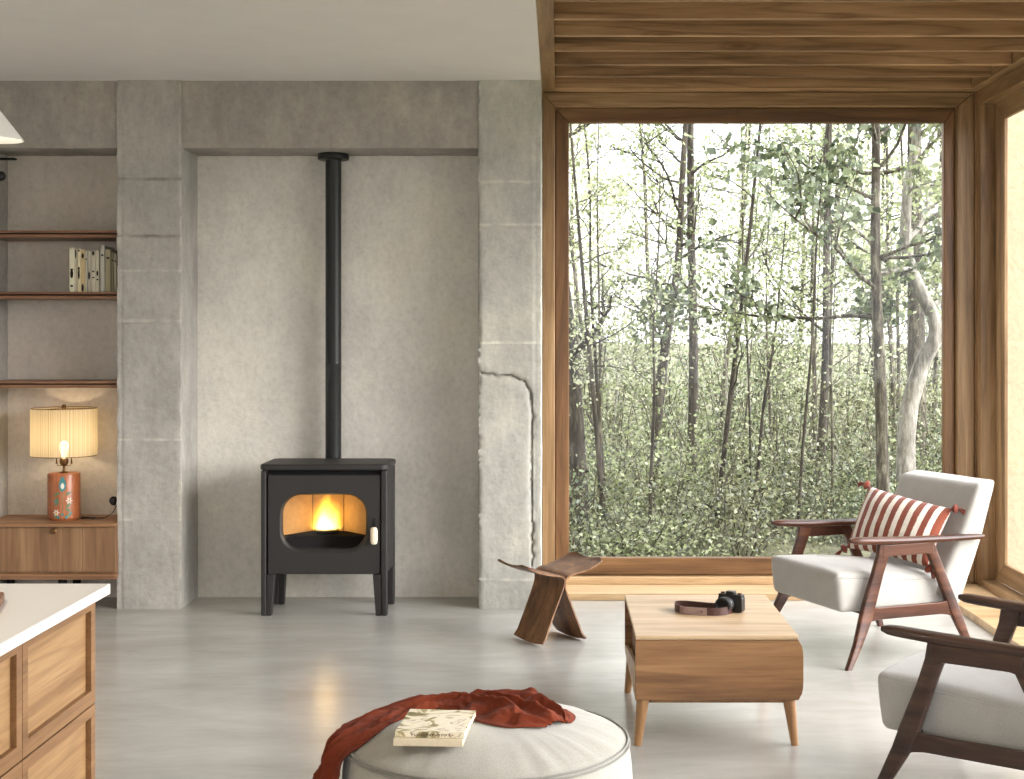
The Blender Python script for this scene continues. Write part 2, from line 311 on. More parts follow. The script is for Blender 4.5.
def pier(name, m, x0, x1, yf, yb, z0, z1, seed, lines=(), grooves=(), crack=None, jag=(.004, .004), res=.0085, strip=None):
    """concrete pier: fine mesh of left side, face and right side with chipped arrises, shutter lines and cracks"""
    rnd = random.Random(seed); per = []; wear = []
    nd = 14; nf = int((x1-x0)/res)
    for i in range(nd): per.append((x0, yb+(yf-yb)*i/nd, -1, 0))
    for i in range(nf+1): per.append((x0+(x1-x0)*i/nf, yf, 0, i/nf))
    for i in range(1, nd+1): per.append((x1, yf+(yb-yf)*i/nd, 1, 0))
    nz = int((z1-z0)/res); mb = MB(); vs = []
    for j in range(nz+1):
        z = z0+(z1-z0)*j/nz
        eL = jag[0]*(max(0, mn.fractal(Vector((seed, 0, z*9)), 1, 2, 4)+.35)+1.3*abs(mn.noise(Vector((seed+5, 1, z*70)))))
        eR = jag[1]*(max(0, mn.fractal(Vector((seed+9, 0, z*9)), 1, 2, 4)+.35)+abs(mn.noise(Vector((seed+7, 1, z*46)))))
        for (x, y, side, u) in per:
            p = Vector((x*6, y*6, z*6+seed)); wr_ = .5; d = .0022*mn.fractal(p, 1, 2, 4)+.0012*mn.noise(p*9)
            if side == 0:
                dl, dr = x-x0, x1-x
                d -= eL*.9*math.exp(-(dl/.014)**2)+eR*.9*math.exp(-(dr/.014)**2)
                for (lz, amp) in lines:
                    zz = z-lz-.003*mn.noise(Vector((x*14, lz, 0))); d += amp*math.exp(-(zz/.007)**2); wr_ += (.5 if amp > 0 else -.42)*math.exp(-(zz/.006)**2)*max(0, min(1, .55+1.2*mn.noise(Vector((x*16, lz*9, 2)))))
                for (gx, amp) in grooves: d += amp*math.exp(-((x-gx-.002*mn.noise(Vector((z*5, gx, 3))))/.006)**2)
                if strip and x > strip[0]+.003*mn.noise(Vector((z*7, 2, 3))): d += strip[1]*smoothstep(0, .01, x-strip[0])
                if crack:
                    best = 9
                    for (ax, az), (bx, bz) in zip(crack[:-1], crack[1:]):
                        vx, vz = bx-ax, bz-az; L = vx*vx+vz*vz; tt = max(0, min(1, ((x-ax)*vx+(z-az)*vz)/L))
                        best = min(best, math.hypot(x-ax-vx*tt+.010*mn.noise(Vector((z*26, x*26, 1))), z-az-vz*tt+.010*mn.noise(Vector((x*26, z*26, 5)))))
                    d -= .022*math.exp(-(best/.0055)**2)+.005*math.exp(-(best/.022)**2)+.006*max(0, mn.noise(Vector((x*60, z*60, 2))))*math.exp(-(best/.02)**2); wr_ -= .4*math.exp(-(best/.0055)**2)*(.6+.8*abs(mn.noise(Vector((x*20, z*20, 4)))))
                xx = x + (eL if dl < .004 else 0) - (eR if dr < .004 else 0)
                wr_ += .38*(math.exp(-(dl/.012)**2)+math.exp(-(dr/.010)**2))*max(0, .35+1.3*mn.noise(Vector((x*30, 1, z*13))))
                vs.append((xx, y-d, z)); wear.append(wr_)
            else: vs.append((x+side*d, y, z)); wear.append(wr_)
    n = len(per)
    mb.add(vs, [(j*n+i, j*n+i+1, (j+1)*n+i+1, (j+1)*n+i) for j in range(nz) for i in range(n-1)])
    o = mb.build(name, m, smooth=50, fix=False); at = o.data.attributes.new('wear', 'FLOAT', 'POINT'); at.data.foreach_set('value', [max(0, min(1, q)) for q in wear]); return struct(o)
def zc(y): return EYE+(338-y)*YC/F     # height on the pier face
def xc(x): return (x-558)*YC/F
pier('column', M_conc, xc(116.4), xc(181), YC, YB+.02, 0, ZC, 3.1,
     lines=[(zc(179), -.006), (zc(236), -.006), (zc(271), .0035), (zc(321), .0035), (zc(440), .002), (zc(520), .002)], grooves=[(xc(121.5), -.005)], jag=(.005, .004))
pier('column', M_conc2, xc(478), xc(541.2), YC, YB+.02, 0, ZC, 8.7,
     lines=[(zc(182), .004), (zc(225), .003), (zc(343), .003), (zc(580), .003)], jag=(.016, .003),
     crack=[(xc(476), zc(372)), (xc(495), zc(375)), (xc(511), zc(376)), (xc(523), zc(381)), (xc(530), zc(392)), (xc(532), zc(410)), (xc(531.5), zc(470)), (xc(532.5), zc(566))],
     strip=(xc(533), -.004))
pier('column', M_conc, -3.55, -3.185, YC, YB+.02, 0, ZC, 5.5, lines=[(1.6, .003)])
def cbeam(x0, x1, z0, seed):
    mb = MB(); nx = int((x1-x0)/.02); nzz = 20; y0 = 7.775
    path = [(YB+.01, z0, 1)]+[(YB+(y0-YB)*k/8, z0, 1) for k in range(1, 8)]+[(y0, z0+(ZC-z0)*k/nzz, 0) for k in range(nzz+1)]
    vs = []
    for i in range(nx+1):
        x = x0+(x1-x0)*i/nx
        for (y, z, b) in path:
            p = Vector((x*5+seed, y*5, z*5)); d = .003*mn.fractal(p, 1, 2, 4)
            chip = .006*abs(mn.noise(Vector((x*20, seed, 0)))) if (not b and z < z0+.02) else 0
            if b: vs.append((x, y, z-d))
            else: vs.append((x, y-d+chip, z+chip))
    n = len(path); mb.add(vs, [(i*n+k, i*n+k+1, (i+1)*n+k+1, (i+1)*n+k) for i in range(nx) for k in range(n-1)])
    return struct(mb.build('lintel_beam', M_beamc, smooth=50, fix=False))
cbeam(xc(181.5)-.03, xc(478)+.03, 2.554, 1.0); cbeam(-3.4, xc(117)+.03, 2.554, 7.0)

# timber platform under the windows, an L along both walls
pl = MB().prism([(-.094, 7.998), (2.197, 7.998), (2.197, 1.95), (XR+.06, 1.95), (XR+.06, 8.42), (-.094, 8.42)], lambda p: (p[0], p[1], 0.0005), lambda p: (p[0], p[1], .04))
struct(pl.build('trim_1', M_sill, bevel=.002))
YT = 8.325
# main window: outer casing, sash, glass
def ring(x0, x1, z0, z1, wl, wr, wt, wb, yf, yb, mats, name, parent=None):
    """four mitred members around an opening"""
    xi0, xi1, zi0, zi1 = x0+wl, x1-wr, z0+wb, z1-wt
    for poly, m in (([(x0, z0), (xi0, zi0), (xi0, zi1), (x0, z1)], mats[1]), ([(x1, z0), (x1, z1), (xi1, zi1), (xi1, zi0)], mats[1]),
                    ([(x0, z1), (xi0, zi1), (xi1, zi1), (x1, z1)], mats[0]), ([(x0, z0), (x1, z0), (xi1, zi0), (xi0, zi0)], mats[0])):
        if abs(poly[0][0]-poly[1][0])+abs(poly[0][1]-poly[1][1]) < 1e-6: continue
        struct(MB().prism(poly, lambda p: (p[0], yf, p[1]), lambda p: (p[0], yb, p[1])).build(name, m, parent, bevel=.008, seg=3, world=False))
win = bpy.data.objects.new('window_1', None); C.objects.link(win); struct(win)
ring(-.094, 2.478, .04, ZW, .076, .104, .088, .042, YT, YT+.12, (M_oak_x, M_oak_z), 'window_casing', win)
ring(-.018, 2.374, .082, ZW-.088, .084, .068, .088, .104, YT+.045, YT+.1, (M_sash_x, M_sash_z), 'window_sash', win)
struct(MB().box(.055, 2.32, YT+.06, YT+.072, .17, 2.80).build('window_pane', M_glass, win, world=False))
sbox('trim_2', M_sill, -.02, 2.40, YT-.03, YT+.01, .04, .082, .004)
# corner post and head above the windows
sbox('trim_3', M_oak_z, 2.479, 2.66, YT-.005, YT+.2, .04, ZW, .003)
sbox('wall_front', M_oak_x, -.1, 2.9, YT+.02, YT+.25, ZW-.001, 3.4, 0)
sbox('wall_front', M_beamc, -.1, 2.9, YT+.02, YT+.25, -.3, .039, 0)
# right window
win2 = bpy.data.objects.new('window_2', None); C.objects.link(win2); struct(win2)
Y0w, Y1w = 1.95, 8.237
def ringR(y0, y1, z0, z1, w_, wt, wb, xf, xb, name):
    for poly, m in (([(y0, z0), (y0+w_, z0+wb), (y0+w_, z1-wt), (y0, z1)], M_oak_z), ([(y1, z0), (y1, z1), (y1-w_, z1-wt), (y1-w_, z0+wb)], M_oak_z),
                    ([(y0, z1), (y0+w_, z1-wt), (y1-w_, z1-wt), (y1, z1)], M_oak_y), ([(y0, z0), (y1, z0), (y1-w_, z0+wb), (y0+w_, z0+wb)], M_oak_y)):
        struct(MB().prism(poly, lambda p: (xf, p[0], p[1]), lambda p: (xb, p[0], p[1])).build(name, m, win2, bevel=.004, world=False))
ringR(Y0w-.09, Y1w+.088, .041, ZW, .088, .087, .038, XR, XR+.088, 'window_casing')
ringR(Y0w, Y1w, .079, ZW-.087, .165, .11, .115, XR+.084, XR+.106, 'window_sash')
struct(MB().box(XR+.094, XR+.102, Y0w+.15, Y1w-.15, .18, 2.78).build('window_pane', M_glass, win2, world=False))
sbox('wall_right', M_oak_y, XR+.03, 2.9, 1.8, 8.5, ZW-.001, 3.4, 0); sbox('wall_right', M_beamc, XR+.02, 2.9, 1.8, 8.5, -.3, .04, 0)
# rear window behind the camera
win3 = bpy.data.objects.new('window_3', None); C.objects.link(win3); struct(win3)
struct(MB().box(-3.75, 2.05, -3.1, -3.09, .02, 2.8).build('window_pane', M_glass, win3, world=False))
for x in (-3.75, -1.85, .1, 2.0): struct(MB().box(x, x+.06, -3.13, -3.05, 0, 2.8).build('window_mullion', M_oak_z, win3, world=False))
# timber ceiling: edge board, deck and beams
sbox('trim_4', M_oak_y, -.094, -.018, -3.2, YT+.1, ZW, 3.3, .002)
sbox('trim_5', M_oak_y, 2.424, XR+.04, -3, YT+.03, ZW, 3.3, .002)
sbox('ceiling', M_beam, -.05, 2.6, -3.2, YT+.1, 3.1, 3.3, 0)
for i in range(30):
    y = 7.83-.352*i
    if y < -2.8: break
    struct(MB().box(-.018, 2.424, y, y+.036+.006*math.sin(i*2.3), ZW-.0+.0015*math.sin(i*5), 3.1).build('ceiling_beam', M_beam, bevel=.004))
struct(MB().box(-.018, 2.424, 8.2, YT+.02, ZW, 3.1).build('ceiling_beam', M_beam, bevel=.003))

# ------------------------------------------------------------------ wood stove
def rrect(x0, x1, z0, z1, r, n=8):
    out = []
    for cx, cz, a0 in ((x1-r, z1-r, 0), (x0+r, z1-r, 90), (x0+r, z0+r, 180), (x1-r, z0+r, 270)):
        for k in range(n+1):
            a = math.radians(a0+90*k/n); out.append((cx+r*math.cos(a), cz+r*math.sin(a)))
    return out
SX0, SX1, SY0, SY1 = -1.604, -.9227, 7.554, 7.935
st = thing('wood_stove', 'black cast iron wood burning stove with arched glass door and burning fire', 'stove', ((SX0+SX1)/2, (SY0+SY1)/2, 0))
zb = .224; ZT = .785
# top plate, rear corners chamfered in plan, rounded lip
def plan(x0, x1, y0, y1, r):
    return rrect(x0, x1, y0, y1, r, 6)
MB().prism(plan(SX0-.008, SX1+.008, SY0-.012, SY1+.005, .045), lambda p: (p[0], p[1], ZT), lambda p: (p[0], p[1], ZT+.034)).build('top_plate', M_iron, st, bevel=.012, seg=4)
# shell: sides and back
MB().box(SX0+.004, SX0+.03, SY0+.03, SY1-.03, zb, ZT).build('side_panel', M_iron, st, bevel=.003)
MB().box(SX1-.03, SX1-.004, SY0+.03, SY1-.03, zb, ZT).build('side_panel', M_iron, st, bevel=.003)
MB().box(SX0+.03, SX1-.03, SY1-.05, SY1-.03, zb, ZT).build('back_panel', M_iron, st, bevel=.003)
MB().box(SX0+.03, SX1-.03, SY0+.03, SY1-.05, zb, zb+.012).build('bottom_panel', M_iron_d, st)
# four corner posts running down into tapered legs
def cpost(x0, x1, y0, y1, tx0, tx1):
    mb = MB(); rings = []
    for z, a, b in ((0, tx0, tx1), (zb+.01, x0, x1), (ZT, x0, x1)): rings.append([(a, y0, z), (b, y0, z), (b, y1, z), (a, y1, z)])
    return mb.loft(rings).build('leg', M_iron, st, bevel=.008, seg=3)
cpost(SX0, SX0+.028, SY0, SY0+.06, SX0, SX0+.03)
def legfoot(xa, xb, txa, txb, y0, y1): MB().loft([[(txa, y0, 0), (txb, y0, 0), (txb, y1, 0), (txa, y1, 0)], [(xa, y0, zb-.001), (xb, y0, zb-.001), (xb, y1, zb-.001), (xa, y1, zb-.001)]]).build('leg', M_iron, st, bevel=.004, seg=2)
legfoot(SX0+.0305, SX0+.074, SX0+.0305, SX0+.056, SY0+.004, SY0+.05)
cpost(SX1-.034, SX1, SY0, SY0+.06, SX1-.03, SX1)
legfoot(SX1-.078, SX1-.0345, SX1-.062, SX1-.0305, SY0+.004, SY0+.05)
cpost(SX0, SX0+.034, SY1-.06, SY1, SX0, SX0+.034); legfoot(SX0+.0345, SX0+.07, SX0+.0345, SX0+.06, SY1-.055, SY1-.005)
cpost(SX1-.034, SX1, SY1-.06, SY1, SX1-.034, SX1); legfoot(SX1-.07, SX1-.0345, SX1-.06, SX1-.0345, SY1-.055, SY1-.005)
def sx(x): return (x-558)*SY0/F
def sz(y): return EYE+(338-y)*SY0/F
# door: plate with a rounded opening and a bevelled rim
DX0, DX1, DZ0, DZ1 = sx(267.2), sx(380), sz(574.5), sz(475)
ox0, ox1, oz0, oz1 = sx(279.5), sx(368), sz(553), sz(493.5); ix0, ix1, iz0, iz1 = sx(281.3), sx(365.5), sz(550), sz(495)
YD = SY0+.008
def outer_like(n, x0, x1, z0, z1): return rrect(x0, x1, z0, z1, .012, n)
nn = 8
rings = [[(x, YD+.03, z) for x, z in outer_like(nn, DX0, DX1, DZ0, DZ1)], [(x, YD+.004, z) for x, z in outer_like(nn, DX0, DX1, DZ0, DZ1)],
         [(x, YD, z) for x, z in outer_like(nn, DX0+.004, DX1-.004, DZ0+.004, DZ1-.004)], [(x, YD, z) for x, z in rrect(ox0, ox1, oz0, oz1, .118, nn)],
         [(x, YD+.012, z) for x, z in rrect(ix0, ix1, iz0, iz1, .105, nn)], [(x, YD+.035, z) for x, z in rrect(ix0+.002, ix1-.002, iz0+.002, iz1-.002, .104, nn)]]
door = MB().loft(rings, cap=False).build('door', M_iron, st, smooth=25)
PM[door.name] = PM[st.name]
def sub(mb, name, m, par, **k):
    o = mb.build(name, m, st, **k); o.parent = par; return o
def fireglass():
    m, t, b = new_mat('stove_glass'); t.nodes.remove(b); out = t.nodes['Material Output']
    tr = N(t, 'BsdfTransparent'); tr.inputs['Color'].default_value = (.93, .9, .86, 1); gl = N(t, 'BsdfGlossy', Roughness=.05); mx = N(t, 'MixShader'); mx.inputs[0].default_value = .012
    t.links.new(tr.outputs[0], mx.inputs[1]); t.links.new(gl.outputs[0], mx.inputs[2]); t.links.new(mx.outputs[0], out.inputs['Surface']); return m
sub(MB().box(ix0-.01, ix1+.01, YD+.022, YD+.026, iz0-.01, iz1+.01), 'door_glass', fireglass(), door)
sub(MB().tube([(sx(374.3), YD-.022, sz(z)) for z in (544.2, 544, 542.8, 540, 535.8, 531, 528.3, 527, 526.8)], [.004, .011, .0175, .0195, .0195, .0195, .0175, .011, .004], 14, flat=.7), 'handle', M_cream, door)
sub(MB().box(sx(374.2), sx(376.6), YD-.012, YD+.004, sz(529), sz(518.3)), 'handle_pin', M_black, door, bevel=.001)
sub(MB().tube([(sx(374.3), YD-.02, sz(535)), (sx(374.3), YD+.01, sz(535))], .007, 10), 'handle_stem', M_black, door)
# firebox
MB().box(SX0+.03, SX1-.036, SY0+.045, SY0+.055, sz(488), ZT-.002).build('front_plate', M_iron_d, st)
MB().box(SX0+.03, SX1-.036, SY0+.045, SY0+.055, zb+.012, sz(549)).build('front_plate', M_iron_d, st)
fx0, fx1 = ix0-.03, ix1+.03; fyb = YD+.26; zash = sz(537.5)
bk0, bk1 = (312.5-558)*(fyb)/F, (344-558)*(fyb)/F
def panel(pts, thick=.008):
    a = Vector(pts[1])-Vector(pts[0]); n = a.cross(Vector((0, 0, 1))).normalized()*thick
    z0, z1 = zb+.03, ZT-.03
    return MB().add([(*pts[0][:2], z0), (*pts[1][:2], z0), (*pts[1][:2], z1), (*pts[0][:2], z1)]+[(pts[0][0]-n.x, pts[0][1]-n.y, z0), (pts[1][0]-n.x, pts[1][1]-n.y, z0), (pts[1][0]-n.x, pts[1][1]-n.y, z1), (pts[0][0]-n.x, pts[0][1]-n.y, z1)], [])
for p, q in (((fx0, YD+.05), (bk0, fyb)), ((bk0+.002, fyb), (bk1-.002, fyb)), ((bk1, fyb), (fx1, YD+.05))):
    d = Vector((q[0]-p[0], q[1]-p[1], 0)); nrm = Vector((-d.y, d.x, 0)).normalized()*.012; z0, z1 = zb+.015, ZT-.02
    MB().prism([p, q, (q[0]+nrm.x, q[1]+nrm.y), (p[0]+nrm.x, p[1]+nrm.y)], lambda v: (v[0], v[1], z0), lambda v: (v[0], v[1], z1)).build('firebrick_panel', M_brick, st, bevel=.002)
M_ash = plain('soot', (.0012, .0011, .001), .95, 0, spec=.05, bumpd=0)
MB().prism([(fx0-.005, YD+.045), (fx1+.005, YD+.045), (bk1+.01, fyb-.003), (bk0-.01, fyb-.003)], lambda v: (v[0], v[1], zb+.015), lambda v: (v[0], v[1], zash+.0)).build('ash_bed', M_ash, st, bevel=.004)
fcx, fcy = (326.5-558)*(YD+.15)/F, YD+.15
MB().lathe([(.055, 0), (.066, .012), (.07, .028), (.062, .028), (.052, .012), (0.0, .010)], (fcx, fcy, zash-.002), 28).build('burner_bowl', M_ash, st)
# the flame is a burning gas volume
def flame_mat():
    m = bpy.data.materials.new('fire'); m.use_nodes = True; t = m.node_tree; t.nodes.clear(); out = N(t, 'OutputMaterial'); em = N(t, 'Emission')
    tc = N(t, 'TexCoord'); nzn = N(t, 'TexNoise', Scale=14, Detail=3, Roughness=.55); mp = N(t, 'Mapping'); mp.inputs['Scale'].default_value = (1, 1, .5)
    t.links.new(tc.outputs['Object'], mp.inputs['Vector']); t.links.new(mp.outputs[0], nzn.inputs['Vector'])
    sb = N(t, 'VectorMath', operation='SUBTRACT'); sb.inputs[1].default_value = (.5, .5, .5); t.links.new(nzn.outputs['Color'], sb.inputs[0])
    scv = N(t, 'VectorMath', operation='SCALE'); scv.inputs['Scale'].default_value = .11; t.links.new(sb.outputs[0], scv.inputs[0])
    ad = N(t, 'VectorMath', operation='ADD'); t.links.new(tc.outputs['Object'], ad.inputs[0]); t.links.new(scv.outputs[0], ad.inputs[1])
    sp = N(t, 'SeparateXYZ'); t.links.new(ad.outputs[0], sp.inputs[0])
    def M(op, a, b=None, c=None):
        n = N(t, 'Math', operation=op)
        for i, x in enumerate((a, b, c)):
            if x is None: continue
            if hasattr(x, 'links'): t.links.new(x, n.inputs[i])
            else: n.inputs[i].default_value = x
        return n.outputs[0]
    r = M('SQRT', M('ADD', M('POWER', M('ABSOLUTE', sp.outputs[0]), 2), M('POWER', M('ABSOLUTE', sp.outputs[1]), 2)))
    h = M('DIVIDE', sp.outputs[2], .21)
    wd = M('MULTIPLY', M('SUBTRACT', 1.0, M('POWER', M('MAXIMUM', h, 0), 2.6)), .118)     # flame radius at this height
    f = M('SUBTRACT', 1.0, M('DIVIDE', r, M('MAXIMUM', wd, .004)))
    f = M('MULTIPLY', f, 1.7); f = M('MAXIMUM', f, 0); f = M('MINIMUM', f, 1)
    core = M('MULTIPLY', f, M('MAXIMUM', M('SUBTRACT', 1.12, M('MULTIPLY', h, .8)), 0))
    col = ramp(t, core, [(0, (1, .16, .01)), (.25, (1, .34, .02)), (.6, (1, .58, .05)), (.95, (1, .8, .3))])
    t.links.new(col, em.inputs['Color'])
    stg = M('MULTIPLY', M('POWER', core, 1.5), 10.0); t.links.new(stg, em.inputs['Strength'])
    t.links.new(em.outputs[0], out.inputs['Volume']); return m
fl = MB().lathe([(0.0, -.004), (.08, .0), (.125, .05), (.125, .15), (.08, .2), (.0, .225)], (0, 0, 0), 20)
fo = fl.build('flame', flame_mat(), None); fo.parent = st; fo.location = Vector((fcx, fcy, zash+.022)) - Vector(st.location)
ld = bpy.data.lights.new('fire_glow', 'POINT'); ld.energy = .2; ld.color = (1, .70, .38); ld.shadow_soft_size = .04
lo = bpy.data.objects.new('fire_glow', ld); C.objects.link(lo); lo.location = (fcx, fcy-.02, zash+.12)
# flue
px, py = (333.4-558)*8.005/F, 8.005
fp = thing('flue_pipe', 'tall matte black flue pipe rising behind the stove to the concrete beam', 'pipe', (px, py, .5))
pz = lambda y: EYE+(338-y)*py/F
M_flue = plain('black_flue', srgb(38, 39, 38), .42, .3, nscale=200, namp=.05, bumpd=0)
MB().lathe([(.0452, .62), (.0452, 1.35), (.0462, 1.352), (.0462, 1.36), (.0452, 1.362), (.0452, 2.52)], (px, py, 0), 40).build('pipe', M_flue, fp)
MB().lathe([(.0455, 2.515), (.084, 2.518), (.089, 2.523), (.089, 2.546), (.086, 2.551), (.0455, 2.5535)], (px, py, 0), 48).build('collar', M_flue, fp)
MB().tube([(px, 7.944, .67), (px, 8.0, .67)], .045, 24).build('elbow', M_flue, fp)

# ------------------------------------------------------------------ left bay: shelves, sideboard, lamp, books
BX0, BX1 = -3.183, -2.437
def shelf(zlow, lab):
    t_ = thing('wall_shelf', lab, 'shelf', ((BX0+BX1)/2, 7.95, zlow))
    MB().box(BX0, BX1, 7.770, YB-.006, zlow+.025, zlow+.038).build('board', M_shelf, t_, bevel=.002)
    MB().box(BX0, BX1, 7.80, YB-.006, zlow+.017, zlow+.0255).build('gap_shade', M_iron_d, t_)  # dark filler strip standing for the shadow between the two boards
    MB().box(BX0, BX1, 7.782, YB-.006, zlow, zlow+.0175).build('underboard', M_shelf, t_, bevel=.002)
shelf(2.059, 'topmost red-brown wooden wall shelf, empty, in the concrete bay')
shelf(1.718, 'middle red-brown wooden wall shelf carrying the row of books')
shelf(1.2225, 'lowest red-brown wooden wall shelf, just above the glowing lamp')
sb_ = thing('sideboard', 'low walnut sideboard with drop front built between concrete piers under the lamp', 'sideboard', (-2.81, 7.9, 0))
MB().box(BX0, BX1, 7.69, YB-.006, .462, .478).build('top', M_sidetop, sb_, bevel=.003)
MB().box(BX0, BX1, 7.73, YB-.006, .195, .4615).build('body', M_side, sb_)
dr = MB().box(BX0+.004, -2.62, 7.712, 7.7295, .212, .458).build('door', M_side, sb_, bevel=.0015)
MB().box(-2.618, BX1-.002, 7.712, 7.7295, .212, .458).build('door', M_side, sb_, bevel=.0015)
k_ = MB().lathe([(.0, 0), (.012, .001), (.016, .006), (.0165, .012), (.012, .016), (.0, .017)], (0, 0, 0), 20)
k_.v = [((54-558)*7.71/F + x, 7.712 - z, EYE+(338-531)*7.71/F + y) for x, y, z in k_.v]
ko = k_.build('lock', M_brass, sb_); ko.parent = dr
MB().box(BX0, BX1, 7.70, YB-.006, .186, .2).build('rail', M_sidetop, sb_, bevel=.002)
MB().box(BX0, BX1, 7.715, YB-.006, .168, .184).build('plinth_board', M_shelf, sb_, bevel=.002)
for x in (-3.14, -2.76): MB().lathe([(.02, 0), (.024, .168)], (x, 7.80, 0), 16).build('foot', M_iron_d, sb_)
for x in (-3.14, -2.76): MB().lathe([(.02, 0), (.024, .168)], (x, 8.03, 0), 16).build('foot', M_iron_d, sb_)

# table lamp
LX, LY, LZ = (64-558)*7.90/F, 7.90, .4785
lamp = thing('table_lamp', 'glowing table lamp with orange floral ceramic base and cream string shade', 'lamp', (LX, LY, LZ))
def orange_mat():
    m, t, b = new_mat('orange_glaze'); v = coords(t, (30, 30, 6)); n = N(t, 'TexNoise', Scale=2, Detail=5); t.links.new(v, n.inputs['Vector'])
    t.links.new(ramp(t, n.outputs['Fac'], [(.3, srgb(148, 84, 50)), (.6, srgb(176, 106, 64)), (.75, srgb(190, 122, 80))]), b.inputs['Base Color']); b.inputs['Roughness'].default_value = .35; return m
BR, BH = .0885, .262
base = MB().lathe([(0, 0), (.078, 0), (.084, .008), (.0885, .014), (.0885, BH-.008), (.086, BH-.002), (.08, BH), (0, BH)], (LX, LY, LZ), 56).build('base', orange_mat(), lamp)
M_teal = plain('teal_glaze', srgb(60, 128, 130), .35, nscale=100); M_ivory = plain('ivory_glaze', srgb(222, 214, 198), .35, nscale=100); M_leafg = plain('green_glaze', srgb(92, 120, 84), .35, nscale=100); M_ochre = plain('ochre_glaze', srgb(206, 150, 70), .35, nscale=100)
def decal(polys, m, name, lift=.0006):
    """flat glaze motifs wrapped on the cylinder: polygons in (arc length from front, height)"""
    mb = MB()
    for poly in polys:
        n = len(poly); cx = sum(p[0] for p in poly)/n; cz = sum(p[1] for p in poly)/n; vs = []
        for s_ in (0, .5, 1):
            for (a, z) in poly:
                aa, zz = cx+(a-cx)*s_, cz+(z-cz)*s_; th = -PI/2+aa/BR; vs.append((LX+(BR+lift)*math.cos(th), LY+(BR+lift)*math.sin(th), LZ+zz))
        b = mb.add(vs, [(k*n+i, k*n+(i+1) % n, (k+1)*n+(i+1) % n, (k+1)*n+i) for k in (0, 1) for i in range(n)])
    o = mb.build(name, m, lamp, smooth=60); o.parent = base; return o
def drop(cx, cz, w_, h, n=16): return [(cx+w_*math.sin(2*PI*k/n)*(1-.45*max(0, math.cos(2*PI*k/n))), cz+h*math.cos(2*PI*k/n)) for k in range(n)]
def ell(cx, cz, a, b, rot=0, n=12): return [(cx+a*math.cos(2*PI*k/n)*math.cos(rot)-b*math.sin(2*PI*k/n)*math.sin(rot), cz+a*math.cos(2*PI*k/n)*math.sin(rot)+b*math.sin(2*PI*k/n)*math.cos(rot)) for k in range(n)]
def motif(off):
    decal([drop(off-.008, .205, .020, .042)], M_teal, 'teal_bud'); decal([drop(off-.008, .196, .010, .018)], M_ivory, 'bud_heart', .0010)
    decal([[(off-.0095, .03), (off-.0065, .03), (off-.0065, .165), (off-.0095, .165)]], M_leafg, 'stem')
    decal([ell(off+s_*.030-.008, z, .017, .007, s_*r) for s_, z, r in ((-1, .150, -.5), (1, .152, .5), (-1, .098, -.8), (1, .086, .8), (1, .03, .4), (-1, .022, .2), (-1, .118, .9), (1, .060, -.6))], M_leafg, 'leaves', .0005)
    fl_ = [(off-.042, .046), (off+.028, .112)]
    for x, z in fl_:
        decal([[(x+(.014+.006*math.cos(6*q))*math.cos(q), z+(.014+.006*math.cos(6*q))*math.sin(q)) for q in np.linspace(0, 2*PI, 36, endpoint=False)]], M_ivory, 'flower', .0008); decal([ell(x, z, .006, .006)], M_ochre, 'flower_heart', .0014)
    for x, z in ((-.03, .02), (-.008, .035), (.012, .018), (.036, .04), (-.048, .108)): decal([ell(off+x, z, .008, .007)], M_teal, 'small_bud', .0007)
for k in range(3): motif(k*2*PI*BR/3+.030)
MB().lathe([(.0, BH), (.022, BH+.001), (.024, BH+.004), (.008, BH+.008), (.007, BH+.035), (.02, BH+.045), (.025, BH+.06), (.024, BH+.075), (.018, BH+.08), (0, BH+.08)], (LX, LY, LZ), 24).build('socket', M_brass, lamp)
hp = []
for k in range(25):
    a = PI*k/24; hp.append((LX+.068*math.cos(a)*(1 if abs(math.cos(a)) > .6 else abs(math.cos(a))/.6*1.0), LY, LZ+BH+.12+.24*math.sin(a)))
hp = catmull([(LX+.006, LY, LZ+BH+.042), (LX+.034, LY, LZ+BH+.040), (LX+.042, LY, LZ+BH+.07), (LX+.058, LY, LZ+BH+.20), (LX+.05, LY, LZ+BH+.28), (LX+.004, LY, LZ+BH+.362), (LX-.004, LY, LZ+BH+.362), (LX-.05, LY, LZ+BH+.28), (LX-.058, LY, LZ+BH+.20), (LX-.042, LY, LZ+BH+.07), (LX-.034, LY, LZ+BH+.040), (LX-.006, LY, LZ+BH+.042)], 5)
MB().tube(hp, .0018, 6).build('harp', M_brass, lamp)
for s_ in (-1, 1): MB().tube([(LX+s_*.042, LY, LZ+BH+.05), (LX+s_*.042, LY, LZ+BH+.082)], [.006, .003], 8).build('harp_sleeve', M_brass, lamp)
SZ0, SZ1 = .838, 1.104
MB().lathe([(0, SZ1+.0), (.012, SZ1), (.013, SZ1+.012), (.008, SZ1+.02), (0, SZ1+.021)], (LX, LY, 0), 16).build('finial', M_brass, lamp)
